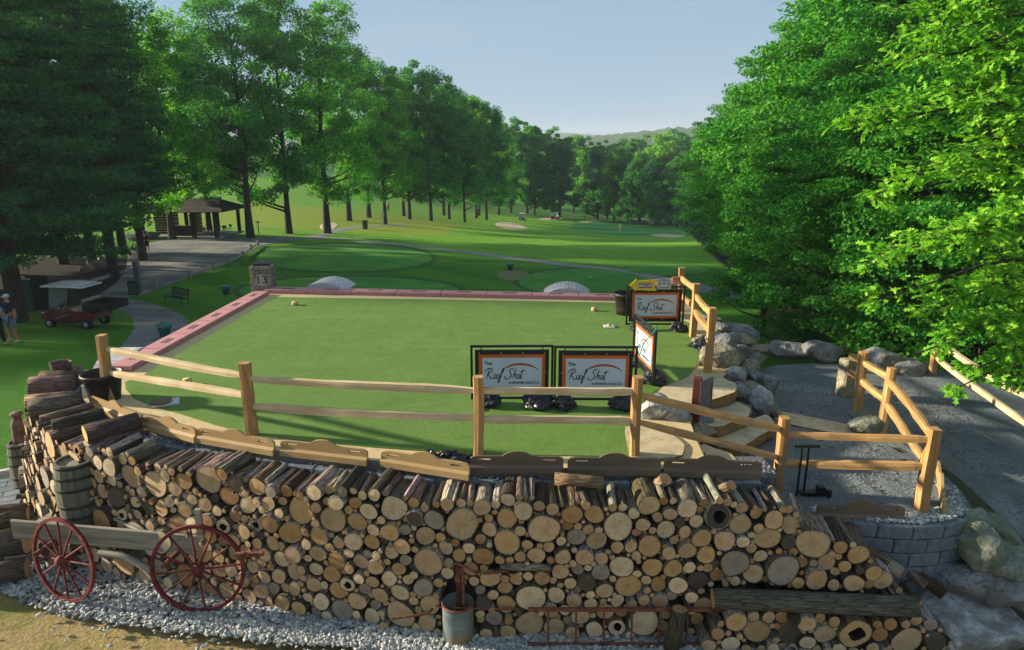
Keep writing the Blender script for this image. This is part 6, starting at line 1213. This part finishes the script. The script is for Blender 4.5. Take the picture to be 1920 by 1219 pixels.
# ---------------------------------------------------------------- near red oak boughs
def oak_leaf():
    half = [(.02, 0), (.14, .17), (.05, .29), (.28, .50), (.07, .55), (.23, .80), (.06, .82), (.0, 1.0)]
    V = [(0, f, 0) for _, f in half]; n = len(half); V += [(x, f, .10 * x) for x, f in half] + [(-x, f, .10 * x) for x, f in half]
    F = []
    for i in range(n - 1): F += [(i, n + i, n + i + 1), (i, n + i + 1, i + 1), (i, i + 1, 2 * n + i + 1), (i, 2 * n + i + 1, 2 * n + i)]
    return np.array(V), np.array(F)
LV, LF = oak_leaf(); keep = [0, 1, 2, 4, 6, 7, 8, 10, 12, 13]
def oak(loc, sprays, label):
    t = empty("oak_tree", loc, 0, label, "tree"); rr = random.Random(12); rng = np.random.RandomState(12); base = Vector(loc); mb = MB(); mb.tube([(0, 0, -.4), (.05, .1, 3), (-.1, 0, 7), (0, .2, 11)], [.32, .26, .19, .06], 10); P = []; D = []
    for (tip, rad, nb) in sprays:
        tip = Vector(tip) - base; st = Vector((0, .05, max(.8, min(9.5, tip.z - .1 * tip.length)))); mid_ = st.lerp(tip, .55) + Vector((0, 0, .12 * (tip - st).length)); pts = catmull([st, mid_, tip], 5); mb.tube(pts, list(np.linspace(.06, .010, len(pts))), 5, cap=False)
        for k in range(nb):
            f = 1 - .62 * rr.random() ** 1.3; i = min(len(pts) - 2, int(f * (len(pts) - 1))); q = pts[i].lerp(pts[i + 1], f * (len(pts) - 1) - i); along = (pts[-1] - pts[0]).normalized()
            dv = (along * .7 + Vector((rr.gauss(0, .6), rr.gauss(0, .6), rr.gauss(-.05, .3)))).normalized(); e = q + dv * rad * rr.uniform(.5, 1.1); mb.tube([q, (q + e) / 2 + Vector((0, 0, .04)), e], [.008, .006, .003], 3, cap=False)
            for j in range(11):
                g = .25 + .75 * rr.random(); P.append(q.lerp(e, g) + Vector((rr.gauss(0, .03), rr.gauss(0, .03), rr.gauss(0, .03)))); D.append((dv * .8 + Vector((rr.gauss(0, .8), rr.gauss(0, .8), rr.gauss(-.25, .35)))).normalized())
    P = np.array(P); D = unit(np.array(D)); n = len(P); nr = rng.normal(size=(n, 3)) * .45 + np.array([-.25, -.1, .9]); nr = unit(nr - (nr * D).sum(1)[:, None] * D); S = np.cross(D, nr); L_ = rng.uniform(.12, .20, n)[:, None, None]
    V = P[:, None] + L_ * (LV[None, :, 0:1] * S[:, None] + LV[None, :, 1:2] * D[:, None] + (LV[None, :, 2:3] - .18 * LV[None, :, 1:2] ** 2) * nr[:, None]); F = LF[None] + (np.arange(n) * len(LV))[:, None, None]
    mb.build("trunk", MT['bark'], t); link("crown", np_mesh("crown", V.reshape(-1, 3), F.reshape(-1, 3), MT['leaf_oak']), t); return t
sp = []
for (u, v, Y, r_, nb) in ((1625, 500, 10.0, .42, 26), (1690, 470, 10.2, .5, 34), (1750, 450, 10.3, .55, 40), (1820, 440, 10.4, .55, 40), (1900, 430, 10.5, .6, 40), (1655, 560, 9.9, .38, 24), (1720, 590, 9.8, .42, 28), (1790, 560, 10.1, .5, 34), (1870, 540, 10.2, .5, 34), (1715, 665, 9.6, .38, 22), (1770, 640, 9.7, .42, 28), (1840, 620, 9.8, .45, 30), (1800, 725, 9.4, .30, 20), (1835, 690, 9.5, .34, 22), (1880, 715, 9.4, .3, 16), (1910, 640, 9.8, .4, 24), (1600, 240, 12, .55, 30), (1660, 210, 12, .6, 36), (1720, 330, 11.4, .6, 40), (1790, 300, 11.2, .6, 44), (1860, 330, 11, .6, 44), (1640, 370, 11.5, .5, 26), (1690, 120, 12.2, .65, 40), (1760, 180, 11.8, .65, 46), (1840, 200, 11.4, .65, 46), (1910, 230, 11.2, .65, 46), (1740, 60, 12.4, .7, 44), (1820, 80, 12, .7, 48), (1900, 100, 11.6, .7, 48), (1780, -20, 12.4, .7, 40), (1870, -10, 12, .7, 44), (1690, 20, 12.8, .6, 30), (1930, 330, 11, .6, 40), (1940, 540, 10, .5, 30)):
    sp.append((AY(u, v, Y), r_, nb))
oak(Vector((11.8, 11.6, H(11.8, 11.6))), sp, "red oak with bright lobed leaves reaching over the wood-side rail fence")
# undergrowth at the wood's edge
under = [tree_meshes(91 + i, 2.6, 1.7, .02, 60, 60, .16, MT['leaf_r'], .45, .05, 6) for i in range(2)]
for k, (x, y, s) in enumerate(((9.9, 16.6, .9), (11.0, 15.4, .9), (12.6, 14.2, 1.0), (14, 13, 1.0), (13.3, 16, 1.2), (10.5, 18, 1.2))):
    plant("shrub", under[k % 2], (x, y, H(x, y)), s, k * 1.1, "leafy shrub in the undergrowth at the wood's edge behind the boulders", "shrub", "shrubs at the wood's edge")
# ---------------------------------------------------------------- summer haze
m = bpy.data.materials.new("thin_summer_haze"); m.use_nodes = True; t_ = m.node_tree; t_.nodes.remove(t_.nodes["Principled BSDF"])
pv_ = N(t_, "ShaderNodeVolumePrincipled"); pv_.inputs["Color"].default_value = (.86, .92, 1, 1); pv_.inputs["Density"].default_value = .00036; pv_.inputs["Anisotropy"].default_value = .1
t_.links.new(pv_.outputs[0], t_.nodes["Material Output"].inputs["Volume"])
o = MB().box((50, 770, -12), (2600, 1660, 116)).build("haze", m, kind="stuff"); tag(o, "thin pale summer haze over the far course", "haze")
